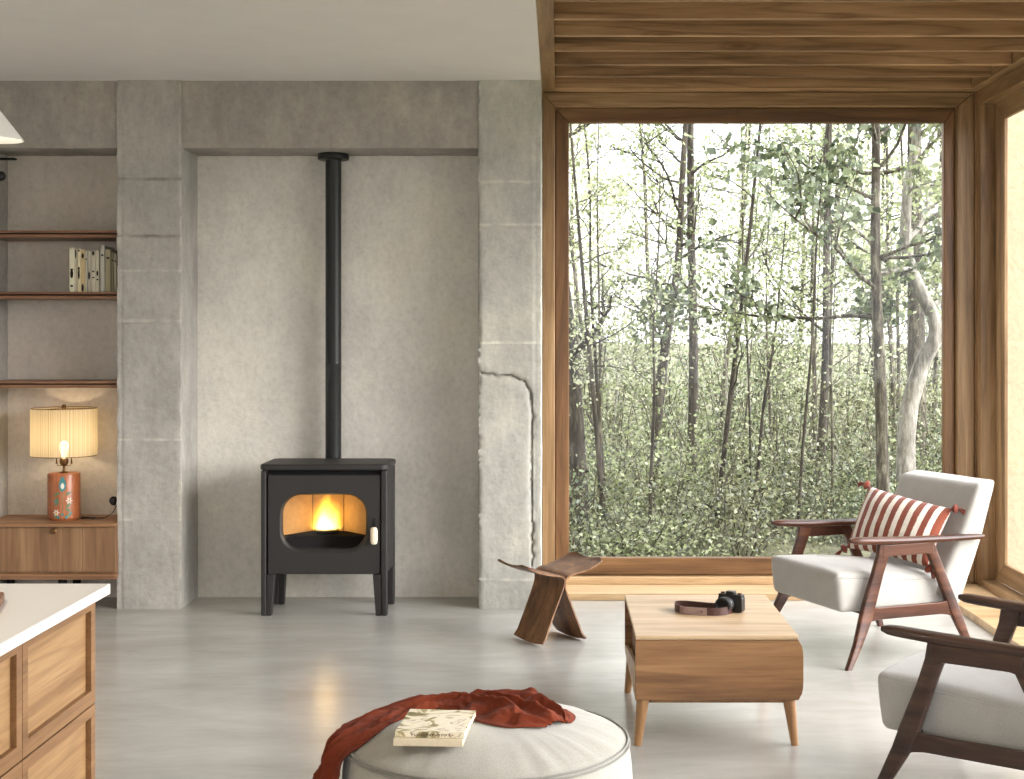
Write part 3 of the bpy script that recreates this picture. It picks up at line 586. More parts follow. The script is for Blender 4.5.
def shade_mat():
    m, t, b = new_mat('string_shade'); out = t.nodes['Material Output']; t.nodes.remove(b)
    v = coords(t); sp = N(t, 'SeparateXYZ'); t.links.new(v, sp.inputs[0]); at = N(t, 'Math', operation='ARCTAN2'); t.links.new(sp.outputs[1], at.inputs[0]); t.links.new(sp.outputs[0], at.inputs[1])
    n = N(t, 'TexNoise', noise_dimensions='1D', Scale=34, Detail=3); t.links.new(at.outputs[0], n.inputs['W'])
    col = ramp(t, n.outputs['Fac'], [(.3, srgb(170, 148, 106)), (.7, srgb(248, 238, 210))])
    df = N(t, 'BsdfDiffuse'); tl = N(t, 'BsdfTranslucent'); tr = N(t, 'BsdfTransparent'); t.links.new(col, df.inputs['Color']); t.links.new(col, tl.inputs['Color'])
    m1 = N(t, 'MixShader'); m1.inputs[0].default_value = .6; t.links.new(df.outputs[0], m1.inputs[1]); t.links.new(tl.outputs[0], m1.inputs[2])
    mr = N(t, 'MapRange'); mr.inputs['From Min'].default_value = .35; mr.inputs['From Max'].default_value = .65; mr.inputs['To Min'].default_value = .05; mr.inputs['To Max'].default_value = .3; t.links.new(n.outputs['Fac'], mr.inputs['Value'])
    m2 = N(t, 'MixShader'); t.links.new(mr.outputs[0], m2.inputs[0]); t.links.new(m1.outputs[0], m2.inputs[1]); t.links.new(tr.outputs[0], m2.inputs[2]); t.links.new(m2.outputs[0], out.inputs['Surface']); return m
MB().lathe([(.179, SZ0), (.180, SZ0+.01), (.180, SZ1-.01), (.179, SZ1)], (LX, LY, 0), 96, ).build('shade', shade_mat(), lamp)
bpy.data.objects['shade'].data.materials[0].name = 'string_shade'
import bmesh
_me = bpy.data.objects['shade'].data; bm = bmesh.new(); bm.from_mesh(_me); bmesh.ops.delete(bm, geom=[f for f in bm.faces if len(f.verts) > 4], context='FACES_ONLY'); bm.to_mesh(_me); bm.free()
for z in (SZ0, SZ1):
    MB().tube([(LX+.179*math.cos(a), LY+.179*math.sin(a), z) for a in np.linspace(0, 2*PI, 65)], .0022, 6).build('shade_ring', M_brass, lamp)
sp_ = MB()
for a in (0, 2*PI/3, 4*PI/3): sp_.tube([(LX, LY, SZ1-.002), (LX+.179*math.cos(a), LY+.179*math.sin(a), SZ1-.002)], .0016, 6)
sp_.build('shade_spider', M_brass, lamp)
bm_, bt, bb = new_mat('lit_bulb'); bb.inputs['Emission Color'].default_value = (1, .82, .5, 1); bb.inputs['Emission Strength'].default_value = 1.3; bb.inputs['Base Color'].default_value = (1, .9, .7, 1)
MB().lathe([(.0, BH+.08), (.013, BH+.082), (.014, BH+.1), (.024, BH+.13), (.026, BH+.15), (.02, BH+.172), (.0, BH+.18)], (LX, LY, LZ), 20).build('bulb', bm_, lamp)
ld = bpy.data.lights.new('lamp_bulb', 'POINT'); ld.energy = .55; ld.color = (1, .78, .5); ld.shadow_soft_size = .03
lo = bpy.data.objects.new('lamp_bulb', ld); C.objects.link(lo); lo.location = (LX, LY-.001, LZ+BH+.215)
cord = MB().tube(catmull([(LX+.08, LY+.05, .481), (LX+.13, 7.93, .4815), (LX+.16, 7.91, .482), (LX+.20, 7.93, .4815), (LX+.215, 7.96, .482), (LX+.235, 8.02, .50), (LX+.245, 8.06, .535), (-2.571, 8.085, .558)], 6), .0024, 8)
cord.tube(catmull([(LX+.095, 7.90, .482), (LX+.11, 7.88, .484), (LX+.14, 7.90, .486), (LX+.17, 7.885, .484), (LX+.15, 7.92, .484), (LX+.10, 7.93, .487), (LX+.13, 7.90, .489), (LX+.18, 7.90, .486)], 6), .0024, 8)
cord.build('cord', M_black, lamp); MB().box(-2.584, -2.558, 8.07, 8.094, .545, .571).build('plug', M_black, lamp, bevel=.004)
ou = MB().lathe([(0, 0), (.024, 0), (.026, .003), (.022, .008), (0, .009)], (0, 0, 0), 20); ou.v = [(-2.571+x, YB-.005-z, .558+y) for x, y, z in ou.v]
tag(ou.build('power_outlet', M_iron_d), 'small dark round wall outlet holding the lamp plug beside the pier', 'outlet')
# books on the middle shelf
SHZ = 1.756
bk = [(69, 74.4, 248.5, (206, 200, 174), 'thick cream upright book with small dark emblem, first from the open end of shelf row'), (74.4, 77, 249.5, (186, 178, 156), 'thin beige upright book with dark block at spine top, beside thick cream one'),
      (77, 80.6, 249, (204, 192, 158), 'straw coloured upright book with small spine marks, third from open end of row'), (80.6, 84.8, 250, (188, 166, 124), 'ochre upright book with black blocks at spine top and bottom'),
      (85, 87.2, 251, (206, 204, 188), 'slim ivory upright book between ochre book and grey-brown one on shelf'), (87.2, 91, 251, (168, 160, 142), 'grey-brown upright book with large black spot on the spine'),
      (91, 95.5, 250.8, (178, 170, 150), 'beige upright book with faint speckled spine, seventh from open end of row'), (95.5, 99.2, 250.4, (190, 182, 162), 'pale beige upright book with dark ring mark low on its spine'),
      (100, 104.6, 246, (176, 172, 160), 'tallest plain grey upright book of the shelf row'), (105, 110.8, 249.5, (150, 142, 112), 'olive upright book next to the tallest grey book'), (111, 113.6, 252.5, (140, 132, 108), 'thin dull green upright book near the concrete pier'), (113.8, 116.6, 253.5, (158, 150, 128), 'shortest khaki upright book touching the concrete pier')]
rnd = random.Random(3)
for i, (xa, xb, yt, c, lab) in enumerate(bk):
    yf = 7.80+rnd.random()*.012; X0, X1 = (xa-558)*yf/F+.0006, (xb-558)*yf/F-.0006; h = EYE+(338-yt)*yf/F-SHZ; D = .17
    b_ = thing('book', lab, 'book', ((X0+X1)/2, yf+D/2, SHZ), 0, 'books on the middle shelf')
    mc = plain('book_cover_%d' % i, srgb(*c), .7, nscale=60, namp=.06)
    MB().prism([(X0, yf+D), (X0, yf+.004), (X0+.003, yf), (X1-.003, yf), (X1, yf+.004), (X1, yf+D), (X1-.002, yf+D), (X1-.002, yf+.006), (X0+.002, yf+.006), (X0+.002, yf+D)], lambda p: (p[0], p[1], SHZ+.0005), lambda p: (p[0], p[1], SHZ+h)).build('cover', mc, b_, smooth=0)
    MB().box(X0+.0022, X1-.0022, yf+.0065, yf+D-.004, SHZ+.004, SHZ+h-.004).build('pages', M_paper, b_, smooth=0)
    wd = (X1-X0)*.3
    marks = {0: [(.42, .05), (.14, .012), (.52, .01)], 1: [(.9, .05)], 2: [(.42, .06), (.55, .02), (.96, .01)], 3: [(.86, .03), (.1, .045)], 5: [(.4, .045)], 6: [(.94, .025), (.5, .01), (.35, .008)], 7: [(.45, .03), (.3, .01)]}.get(i, [(.8, .012)])
    cx = (X0+X1)/2
    for (q, hh) in marks: MB().prism(ell(cx, SHZ+h*q, wd, hh/2, 0, 14), lambda p: (p[0], yf-.0004, p[1]), lambda p: (p[0], yf+.0004, p[1])).build('spine_mark', M_iron_d, b_, smooth=0)
# black wall spotlight on the pier, mostly out of the frame
wl = thing('wall_spotlight', 'small round black wall spotlight on the concrete pier at frame edge', 'lamp', (-3.186, 7.85, 2.41))
MB().tube([(-3.184, 7.85, 2.41), (-3.148, 7.85, 2.41)], .012, 20).build('mount', M_black, wl)
bx_ = MB().lathe([(0, -.028), (.014, -.025), (.025, -.013), (.028, 0), (.025, .013), (.014, .025), (0, .028)], (-3.124, 7.85, 2.408), 20); bx_.build('head', M_black, wl)
MB().box(-3.184, -3.09, 7.96, 8.0, 2.515, 2.525).build('bracket', M_iron_d, wl, bevel=.003)

# pendant lamp
PX, PY, PZ = (-7-558)*4.9/F, 4.9, EYE+(338-140)*4.9/F
pen = thing('pendant_lamp', 'white cone pendant lamp hanging at the frame edge', 'lamp', (PX, PY, PZ))
a_ = 29*4.9/F
M_pen = plain('white_enamel', srgb(226, 224, 218), .45, nscale=30, namp=.02, bumpd=0)
pm, pt, pb = new_mat('lit_shade_lining'); pb.inputs['Base Color'].default_value = (.9, .84, .72, 1)
MB().lathe([(.014, a_*1.12), (.018, a_*1.10), (a_, .002), (a_+.001, 0), (a_-.002, 0), (.014, a_*1.08)], (PX, PY, PZ), 64).build('shade', M_pen, pen)
MB().lathe([(.004, a_*1.11), (.016, a_*1.11), (.016, a_*1.11+.03), (.004, a_*1.11+.034), (.0025, a_*1.11+.036), (.0025, ZC-PZ)], (PX, PY, PZ), 16).build('cord', M_black, pen)
MB().lathe([(.05, ZC-PZ-.02), (.052, ZC-PZ-.001)], (PX, PY, PZ), 24).build('canopy', M_pen, pen)
bm2, bt2, bb2 = new_mat('lit_globe'); bb2.inputs['Emission Color'].default_value = (1, .85, .6, 1); bb2.inputs['Emission Strength'].default_value = 1
MB().lathe([(0, .018), (.016, .022), (.026, .038), (.024, .055), (.012, .072), (.0, .075)], (PX, PY, PZ), 20).build('bulb', bm2, pen)
for (qx, qy, en) in ((PX, PY, .09), (-1.72, 2.75, 9.0)):  # the second, stronger bulb is added fill light for the worktop
    ld = bpy.data.lights.new('pendant_and_fill_bulb', 'POINT'); ld.energy = en; ld.color = (1, .90, .76); ld.shadow_soft_size = .03
    lo = bpy.data.objects.new('pendant_and_fill_bulb', ld); C.objects.link(lo); lo.location = (qx, qy, PZ+(.012 if en < 1 else -.01))
pen_fill = copy_tree(pen); pen_fill.location = (-1.72, 2.75, PZ); pen_fill['label'] = 'added out-of-frame white cone pendant lamp brightening the oak island worktop'  # unseen extra lamp, added only to brighten the worktop

# ------------------------------------------------------------------ kitchen island
IX = -1.1175; IW = .86
wt = MB().prism([(-1.0937, 3.422), (-1.0937, 1.96), (-2.02, 1.96), (-2.02, 3.422)], lambda p: (p[0], p[1], .8745), lambda p: (p[0], p[1], .9)).build('worktop', M_worktop, bevel=.002)
tag(wt, 'white stone worktop slab over the oak kitchen drawer units', 'worktop')
def unit(y1, lab):
    y0 = y1-.462; u = thing('drawer_unit', lab, 'cabinet', (IX-IW/2, (y0+y1)/2, 0), 0, 'oak drawer units of the kitchen island')
    MB().box(IX-IW, IX-.022, y0+.002, y1, .09, .874).build('carcass', M_dframe_z, u, bevel=.001)
    MB().box(IX-IW+.04, IX-.07, y0+.002, y1, 0, .09).build('plinth', M_iron_d, u)
    for z0, z1 in ((.6205, .8735), (.11, .617)):
        ya, yb = y0+.002, y1-.0005; st_, rl = .03, .034
        q0 = [(ya, z0), (yb, z0), (yb, z1), (ya, z1)]; q1 = [(ya+st_, z0+rl), (yb-st_, z0+rl), (yb-st_, z1-.026), (ya+st_, z1-.026)]
        fr = MB().loft([[(IX-.02, *p) for p in q1], [(IX-.02, *p) for p in q0], [(IX, *p) for p in q0], [(IX, *p) for p in q1], [(IX-.02, *p) for p in q1]], cap=False)
        d = fr.build('drawer', M_dframe, u, bevel=.0012)
        o = MB().box(IX-.0205, IX-.0135, ya+st_-.002, yb-st_+.002, z0+rl-.004, z1-.022).build('panel', M_drawer_y, u); o.parent = d
unit(3.383, 'end oak drawer unit of the island, under the pointed corner of worktop')
unit(2.921, 'second oak drawer unit of the island, cut by the frame edge')
unit(2.459, 'third oak drawer unit of the island, nearest the viewer')
cb = MB(); cbp = rrect(-.17, 0, -.34, 0, .03, 6)
cM = Matrix.Translation((-1.268, 3.215, 0)) @ Matrix.Rotation(math.radians(16), 4, 'Z')
cb.prism(cbp, lambda p: tuple(cM @ Vector((p[0], p[1], .9005))), lambda p: tuple(cM @ Vector((p[0], p[1], .920))))
tag(cb.build('chopping_board', M_board, bevel=.003), 'brown wooden chopping board lying on the white worktop at frame edge', 'chopping board')

# ------------------------------------------------------------------ moulded plywood stool
bs = thing('plywood_stool', 'moulded walnut plywood stool with two flared wings by the window', 'stool', (-.04, 6.972, 0), math.atan2(.54, .84))
PMs = PM[bs.name]
def half(sgn):
    prof = catmull([(.230, 0, .386), (.200, 0, .370), (.15, 0, .353), (.08, 0, .340), (.035, 0, .334), (.012, 0, .322), (.005, 0, .300), (.014, 0, .262), (.045, 0, .19), (.085, 0, .10), (.108, 0, .045), (.130, 0, .004)], 6)
    th = .0075; n = len(prof); rings = []
    for i, p in enumerate(prof):
        tg = (prof[min(i+1, n-1)]-prof[max(i-1, 0)]).normalized(); nr = Vector((tg.z, 0, -tg.x))   # towards the underside
        s_ = i/(n-1)
        wd = interp(s_, [0, .035, .08, .2, .4, .5, .62, .8, .95, 1], [.105, .145, .152, .152, .148, .142, .134, .130, .134, .135])
        row = []
        m_ = 14
        for side, off in ((1, 0), (-1, th)):
            for k in range(m_+1):
                q = -1+2*k/m_; q = q if side == 1 else -q
                crv = .012*(q*q)*(1-smoothstep(0, .35, s_))        # seat edges lift a little
                bow = .018*(q*q)*smoothstep(.9, 1, s_)
                pt = p+nr*(-off)*-1
                row.append((sgn*(pt.x), q*wd, max(.0006, pt.z+crv+bow*.6)))
        rings.append(row)
    mb = MB().loft(rings)
    return mb
for sgn in (1, -1):
    hb = half(sgn); o = hb.build('plywood_shell', M_walnut, bs, world=False, smooth=40)
    # pale laminate edge along both sides
    prof = None
e = MB().tube([(-.062, 0, .15), (.062, 0, .15)], .005, 10); e.build('stretcher_rod', M_brass, bs, world=False)

# ------------------------------------------------------------------ coffee table
TX0, TX1, TY0, TY1, TZ0, TZ1 = .284, .888, 5.141, 5.96, .169, .407
tb = thing('coffee_table', 'low oak coffee table with boxy open-sided drum body and splayed legs', 'table', ((TX0+TX1)/2, (TY0+TY1)/2, 0))
MB().box(TX0, TX1-.004, TY0, TY1, TZ1-.016, TZ1).build('tabletop', M_table, tb, bevel=.003)
MB().box(TX0, TX1, TY0+.02, TY1-.02, TZ0, TZ0+.016).build('bottom_board', M_table, tb, bevel=.002)
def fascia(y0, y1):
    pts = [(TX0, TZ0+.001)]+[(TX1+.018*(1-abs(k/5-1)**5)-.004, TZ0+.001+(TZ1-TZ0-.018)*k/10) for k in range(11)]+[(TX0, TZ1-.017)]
    MB().prism(pts, lambda p: (p[0], y0, p[1]), lambda p: (p[0], y1, p[1])).build('end_panel', M_tend_shaded, tb, bevel=.0015, smooth=50)
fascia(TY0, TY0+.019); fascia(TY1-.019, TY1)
rp_ = [(TX1+.018*(1-abs(k/5-1)**5)-.004, TZ0+.001+(TZ1-TZ0-.018)*k/10) for k in range(11)]
MB().prism(rp_+[(x-.016, z) for x, z in rp_[::-1]], lambda p: (p[0], TY0+.0195, p[1]), lambda p: (p[0], TY1-.0195, p[1])).build('side_panel', M_table, tb, smooth=50)
MB().prism([(TY0+.0195, TZ0+.017), (TY1-.0195, TZ0+.017), (TY1-.0195, TZ0+.03), (TY0+.0195, .295)], lambda p: (TX0+.001, p[0], p[1]), lambda p: (TX0+.015, p[0], p[1])).build('slot_side', M_table, tb, bevel=.002)
MB().box(TX0+.03, TX0+.045, TY0+.02, TY1-.02, TZ0+.0165, TZ1-.0165).build('divider', M_side, tb)
for ax, sx_ in ((TX0+.03, -1), (TX1-.035, 1)):
    for ay, sy in ((TY0+.03, -1), (TY1-.05, 1)):
        MB().tube([(ax, ay, TZ0-.0), (ax+sx_*.02, ay+sy*.012, 0.0)], [.024, .0135], 20).build('leg', M_tleg, tb)
MB().box(TX0+.04, TX1-.045, TY0+.02, TY0+.04, TZ0-.014, TZ0-.0005).build('apron', M_dframe, tb, bevel=.002)
MB().box(TX0+.04, TX1-.045, TY1-.06, TY1-.04, TZ0-.014, TZ0-.0005).build('apron', M_dframe, tb, bevel=.002)

# camera on the table
cm = thing('film_camera', 'small black film camera lying on the coffee table', 'camera', (.692, 5.59, TZ1), math.radians(-30))
rr = rrect(-.052, .052, 0.001, .066, .012, 5)
MB().prism(rr, lambda p: (p[0], -.016, p[1]), lambda p: (p[0], .018, p[1])).build('body', M_black, cm, world=False, bevel=.003)
MB().box(-.05, .05, -.0165, .0185, .058, .072).build('top_cover', M_black, cm, world=False, bevel=.004)
MB().box(-.018, .018, -.018, .012, .07, .084).build('viewfinder', M_black, cm, world=False, bevel=.004)
for x in (-.036, .036): MB().lathe([(.008, .071), (.0085, .078), (.0, .0785)], (x, 0, 0), 16).build('dial', M_brass, cm, world=False)
lz = MB().lathe([(0, 0), (.031, 0), (.032, .008), (.029, .012), (.029, .034), (.0315, .036), (.0315, .048), (.027, .049), (.022, .040), (0, .038)], (0, 0, 0), 32)
lz.v = [(x-.012, -.0165-z, .034+y) for x, y, z in lz.v]; lo_ = lz.build('lens', M_black, cm, world=False)
lr = MB().lathe([(.0292, .0135), (.0305, .015), (.0305, .021), (.0292, .0225)], (0, 0, 0), 32); lr.v = [(x-.012, -.0165-z, .034+y) for x, y, z in lr.v]
o = lr.build('focus_ring', plain('grey_metal', srgb(120, 120, 118), .3, .6), cm, world=False); o.parent = lo_
# leather strap standing on its edge
def strip(path, h, z0, m, name, par, th=.003):
    P = catmull(path, 8); n = len(P); rings = []
    for i, p in enumerate(P):
        tg = (P[min(i+1, n-1)]-P[max(i-1, 0)]); tg.z = 0; tg.normalize(); nr = Vector((-tg.y, tg.x, 0))*th/2
        rings.append([tuple(p+nr+Vector((0, 0, z0))), tuple(p-nr+Vector((0, 0, z0))), tuple(p-nr*1+Vector((0, 0, z0+h))), tuple(p+nr+Vector((0, 0, z0+h)))])
    return MB().loft(rings).build(name, m, par, smooth=60)
strip([(.665, 5.60, 0), (.60, 5.62, 0), (.52, 5.66, .0), (.478, 5.655, 0), (.470, 5.60, 0), (.486, 5.555, 0), (.54, 5.525, 0), (.61, 5.505, 0), (.66, 5.52, 0), (.69, 5.56, 0)], .030, TZ1+.001, M_leather, 'strap', cm)
strip([(.484, 5.552, 0), (.50, 5.534, 0), (.54, 5.521, 0), (.585, 5.507, 0)], .028, TZ1+.002, M_leather2, 'strap_tab', cm, .0045)
MB().tube([(.565, 5.505, TZ1+.016), (.565, 5.5115, TZ1+.016)], .003, 10).build('strap_stud', M_iron_d, cm)
MB().tube(catmull([(.668, 5.575, TZ1+.02), (.655, 5.585, TZ1+.045), (.664, 5.61, TZ1+.066)], 6), .002, 6).build('strap_ring', M_brass, cm)

# ------------------------------------------------------------------ armchairs
def rounded_box(nx, ny, nz, r):
    """unit-cube lattice surface; returns verts in 0..1 with edge rounding r (fractions) and faces"""
    idx = {}; vs = []; fs = []
    def V(i, j, k):
        key = (i, j, k)
        if key not in idx: idx[key] = len(vs); vs.append([i/nx, j/ny, k/nz])
        return idx[key]
    for i in range(nx):
        for j in range(ny):
            fs.append((V(i, j, 0), V(i, j+1, 0), V(i+1, j+1, 0), V(i+1, j, 0))); fs.append((V(i, j, nz), V(i+1, j, nz), V(i+1, j+1, nz), V(i, j+1, nz)))
    for i in range(nx):
        for k in range(nz):
            fs.append((V(i, 0, k), V(i+1, 0, k), V(i+1, 0, k+1), V(i, 0, k+1))); fs.append((V(i, ny, k), V(i, ny, k+1), V(i+1, ny, k+1), V(i+1, ny, k)))
    for j in range(ny):
        for k in range(nz):
            fs.append((V(0, j, k), V(0, j, k+1), V(0, j+1, k+1), V(0, j+1, k))); fs.append((V(nx, j, k), V(nx, j+1, k), V(nx, j+1, k+1), V(nx, j, k+1)))
    return vs, fs
def cushion(corners, rad, name, m, par, crown=(0, 0, 0), dens=.014, bulge=0, wr=.0012, seed=0):
    """corners: function (u,v,w in 0..1) -> point; rad in metres; faces rounded at the edges"""
    L = [(Vector(corners(1, .5, .5))-Vector(corners(0, .5, .5))).length, (Vector(corners(.5, 1, .5))-Vector(corners(.5, 0, .5))).length, (Vector(corners(.5, .5, 1))-Vector(corners(.5, .5, 0))).length]
    n = [max(6, int(l/dens)) for l in L]; vs, fs = rounded_box(*n, 0); out = []
    for v in vs:
        p = [v[i]*L[i] for i in range(3)]
        c = [min(max(p[i], rad), L[i]-rad) for i in range(3)]
        d = Vector([p[i]-c[i] for i in range(3)])
        if d.length > 1e-9:
            mx = max(abs(x) for x in d); d = d.normalized()*(mx if mx > 0 else 0)
        q = Vector(c)+d
        u = [q[i]/L[i] for i in range(3)]
        a = [max(0, 4*u[i]*(1-u[i])) for i in range(3)]
        if crown[2]: u[2] += crown[2]/L[2]*(a[0]*a[1])**.6*(1 if u[2] > .5 else 0)*max(0, (u[2]-.5)*2)
        if crown[1]: u[1] -= crown[1]/L[1]*(a[0]*a[2])**.6*max(0, (.5-u[1])*2)
        if bulge: u[0] += bulge/L[0]*(a[1]*a[2])**.6*(u[0]-.5)*2
        P = Vector(corners(*u)); nn_ = mn.noise_vector(P*7+Vector((seed, 0, 0)))*wr*2+mn.noise_vector(P*21)*wr*.6
        out.append(tuple(P+nn_))
    mb = MB(); mb.add(out, fs)
    return mb.build(name, m, par, world=False, smooth=70)
def leg_sweep(P, wy, wx, name, m, par):
    """rounded rectangular bar through points; wy: width in y per point, wx thickness"""
    rings = []
    for i, p in enumerate(P):
        a, b = wy[i]/2, wx[i]/2; r = min(a, b)*.55; ring = []
        for cx, cy, a0 in ((b-r, a-r, 0), (-b+r, a-r, 90), (-b+r, -a+r, 180), (b-r, -a+r, 270)):
            for k in range(4): t = math.radians(a0+30*k); ring.append((p[0]+cx+r*math.cos(t), p[1]+cy+r*math.sin(t), p[2]))
        rings.append(ring)
    return MB().loft(rings).build(name, m, par, world=False, smooth=60)
def armchair(name, label, loc, rz, mw, mf):
    t = thing(name, label, 'armchair', loc, rz)
    for s in (-1, 1):
        X = s*.338
        # front leg sweeps forward and outward, rear leg backward
        fl = [(X+s*.052, -.044, .0005), (X+s*.028, .022, .10), (X+s*.010, .075, .21), (X+s*.004, .10, .28), (X, .150, .42), (X, .178, .50), (X, .190, .552)]
        leg_sweep(fl, [.032, .046, .066, .068, .060, .064, .072], [.026, .028, .031, .031, .03, .03, .03], 'leg', mw, t)
        rl = [(X+s*.030, .672, .0005), (X+s*.018, .628, .10), (X+s*.008, .580, .21), (X+s*.003, .552, .28), (X, .490, .42), (X, .452, .50), (X, .425, .552)]
        leg_sweep(rl, [.032, .044, .060, .060, .054, .058, .068], [.026, .028, .031, .031, .03, .03, .03], 'leg', mw, t)
        # lower stretcher and upper brace with flared ends
        def flare(z0, z1, ya, yb, fl_, up, nm, th):
            n = 14; top = []; bot = []
            for k in range(n+1):
                q = k/n; y = ya+(yb-ya)*q; e_ = max(0, 1-min(q, 1-q)/.16)**2
                bot.append((y, z0-fl_*e_*(1 if up <= 0 else .25))); top.append((y, z1+fl_*e_*(1 if up >= 0 else .25)))
            MB().prism(bot+top[::-1], lambda p: (X+s*.006-th/2, p[0], p[1]), lambda p: (X+s*.006+th/2, p[0], p[1])).build(nm, mw, t, world=False, bevel=.004, smooth=50)
        flare(.206, .262, .075, .570, .018, 0, 'stretcher', .022)
        flare(.494, .548, .170, .455, .016, -1, 'arm_brace', .022)
        # paddle armrest
        rings = []; n = 30
        for k in range(n+1):
            q = k/n; y = .001+.752*q
            wd = interp(q, [0, .012, .04, .1, .2, .35, .6, .85, .97, 1], [.022, .040, .052, .062, .068, .068, .056, .050, .044, .026])
            th = interp(q, [0, .012, .05, .3, .7, .97, 1], [.018, .028, .033, .034, .031, .026, .018])
            z = interp(q, [0, .15, .4, .7, 1], [.574, .568, .560, .556, .556]); xo = X - s*.006*math.sin(PI*q)
            rings.append([(xo+wd/2*math.copysign(abs(math.cos(a))**.7, math.cos(a)), y, z+th/2*math.copysign(abs(math.sin(a))**.7, math.sin(a))) for a in np.linspace(0, 2*PI, 20, endpoint=False)])
        MB().loft(rings).build('armrest', mw, t, world=False, smooth=60)
    MB().box(-.335, .335, .095, .12, .222, .262).build('cross_rail', mw, t, world=False, bevel=.004)
    MB().box(-.335, .335, .555, .58, .215, .255).build('cross_rail', mw, t, world=False, bevel=.004)
    # seat cushion, slopes to the rear
    def seat(u, v, w_):
        y = -.040+.606*v; zt = .420-.050*v; zb_ = .240-.02*v; yy = y + (.02*(1-w_) if v < .5 else 0)*(1-v)
        return ((u-.5)*.585, yy, zb_+(zt-zb_)*w_)
    cushion(seat, .022, 'seat', mf, t, crown=(0, .022, .034), bulge=.008, seed=loc[0])
    def seam(w_, e_=.004):
        P = []
        for a in np.linspace(0, 1, 60, endpoint=False):
            q = a*4; k = int(q); f_ = q-k; cr = .055
            # rounded rectangle perimeter
            u_, v_ = [(f_, 0), (1, f_), (1-f_, 1), (0, 1-f_)][k]
            P.append((u_, v_))
        return P
    pr_ = rrect(-.2925, .2925, -.034, .566, .03, 6)
    MB().tube([(x*1.008 + .008*math.copysign(1, x)*max(0, 1-abs((y-.266)/.3)**2)*.9, y-(.018 if y < 0 else 0)*max(0, 1-(x/.27)**4), (.403-.048*(y+.034)/.6)) for x, y in pr_+pr_[:1]], .0028, 6, cap=False).build('seat_piping', mf, t, world=False)
    def back(u, v, w_):
        # v: 0 front face, 1 rear face; w: bottom to top
        fb, ft = Vector((0, .500, .29)), Vector((0, .752, .800)); rb, rt = Vector((0, .638, .215)), Vector((0, .862, .818))
        p = fb.lerp(ft, w_)*(1-v)+rb.lerp(rt, w_)*v
        p.y += .014*math.sin(PI*w_)
        return ((u-.5)*(.612), p.y, p.z)
    cushion(back, .022, 'backrest', mf, t, crown=(0, .012, 0), bulge=.004, seed=loc[1])
    return t
P1 = Vector((1.331, 6.384, 0)); a1 = Vector((-.384, .924, 0))
c1 = P1+a1*.338
ch1 = armchair('armchair', 'light grey armchair with reddish teak frame and a striped cushion on it', tuple(c1), math.atan2(-.924, .384), M_teak, M_fab)
P2 = Vector((1.029, 4.462, 0)); a2 = Vector((.594, .805, 0)); c2 = P2+a2*.345
ch2 = armchair('armchair', 'light grey armchair with darker brown wooden frame, cut off by the frame edge', tuple(c2), math.atan2(-.805, -.594), M_dteak, M_fab)

# striped cushion
pw = thing('striped_cushion', 'rust and cream striped cushion with tassels leaning in the armchair', 'cushion', (1.66, 6.88, .55))
TL, TR, BRr, BL = Vector((1.580, 7.12, .748)), Vector((1.900, 6.735, .678)), Vector((1.748, 6.615, .418)), Vector((1.440, 7.00, .452))
def stripe_mat():
    m, t, b = new_mat('striped_cotton'); uv = N(t, 'UVMap'); sp = N(t, 'SeparateXYZ'); t.links.new(uv.outputs[0], sp.inputs[0])
    nz_ = N(t, 'TexNoise', Scale=90, Detail=2); t.links.new(coords(t), nz_.inputs['Vector'])
    a = N(t, 'Math', operation='MULTIPLY'); a.inputs[1].default_value = 8.5; t.links.new(sp.outputs[0], a.inputs[0])
    ad = N(t, 'Math', operation='MULTIPLY_ADD'); ad.inputs[1].default_value = .10; t.links.new(nz_.outputs['Fac'], ad.inputs[0]); t.links.new(a.outputs[0], ad.inputs[2])
    f_ = N(t, 'Math', operation='FRACT'); t.links.new(ad.outputs[0], f_.inputs[0])
    col = ramp(t, f_.outputs[0], [(0, srgb(130, 62, 38)), (.5, srgb(130, 62, 38)), (.53, srgb(226, 218, 202)), (.97, srgb(226, 218, 202)), (1, srgb(130, 62, 38))])
    t.links.new(mixc(t, col, ramp(t, nz_.outputs['Fac'], [(.3, (.85, .85, .85)), (.7, (1, 1, 1))]), .7, 'MULTIPLY'), b.inputs['Base Color']); b.inputs['Roughness'].default_value = .9; b.inputs['Sheen Weight'].default_value = .2
    bump(t, b, nz_.outputs['Fac'], .4, .002); return m
nrm = (TR-TL).cross(BL-TL).normalized()
if nrm.y > 0: nrm = -nrm
def puff(sign):
    def fn(u, v):
        # corners pulled out into ears
        uu, vv = u-.5, v-.5; k = 1-.055*(1-(2*abs(uu))**2)*(2*abs(vv))**3; k2 = 1-.045*(1-(2*abs(vv))**2)*(2*abs(uu))**3
        U, V_ = .5+uu*k2, .5+vv*k
        p = TL.lerp(TR, U).lerp(BL.lerp(BRr, U), V_)
        h = .076*max(0, (1-(2*uu)**2)*(1-(2*vv)**2))**.48
        return tuple(p+nrm*sign*h+nrm*sign*.004*mn.noise(Vector((u*7, v*5, sign)))*min(1, h*30))
    return fn
pmb = MB().grid(puff(1), 48, 34).grid(puff(-1), 48, 34)
pmb.build('cover', stripe_mat(), pw, smooth=80)
M_tass = fabric('tassel_yarn', srgb(122, 60, 44), 500)
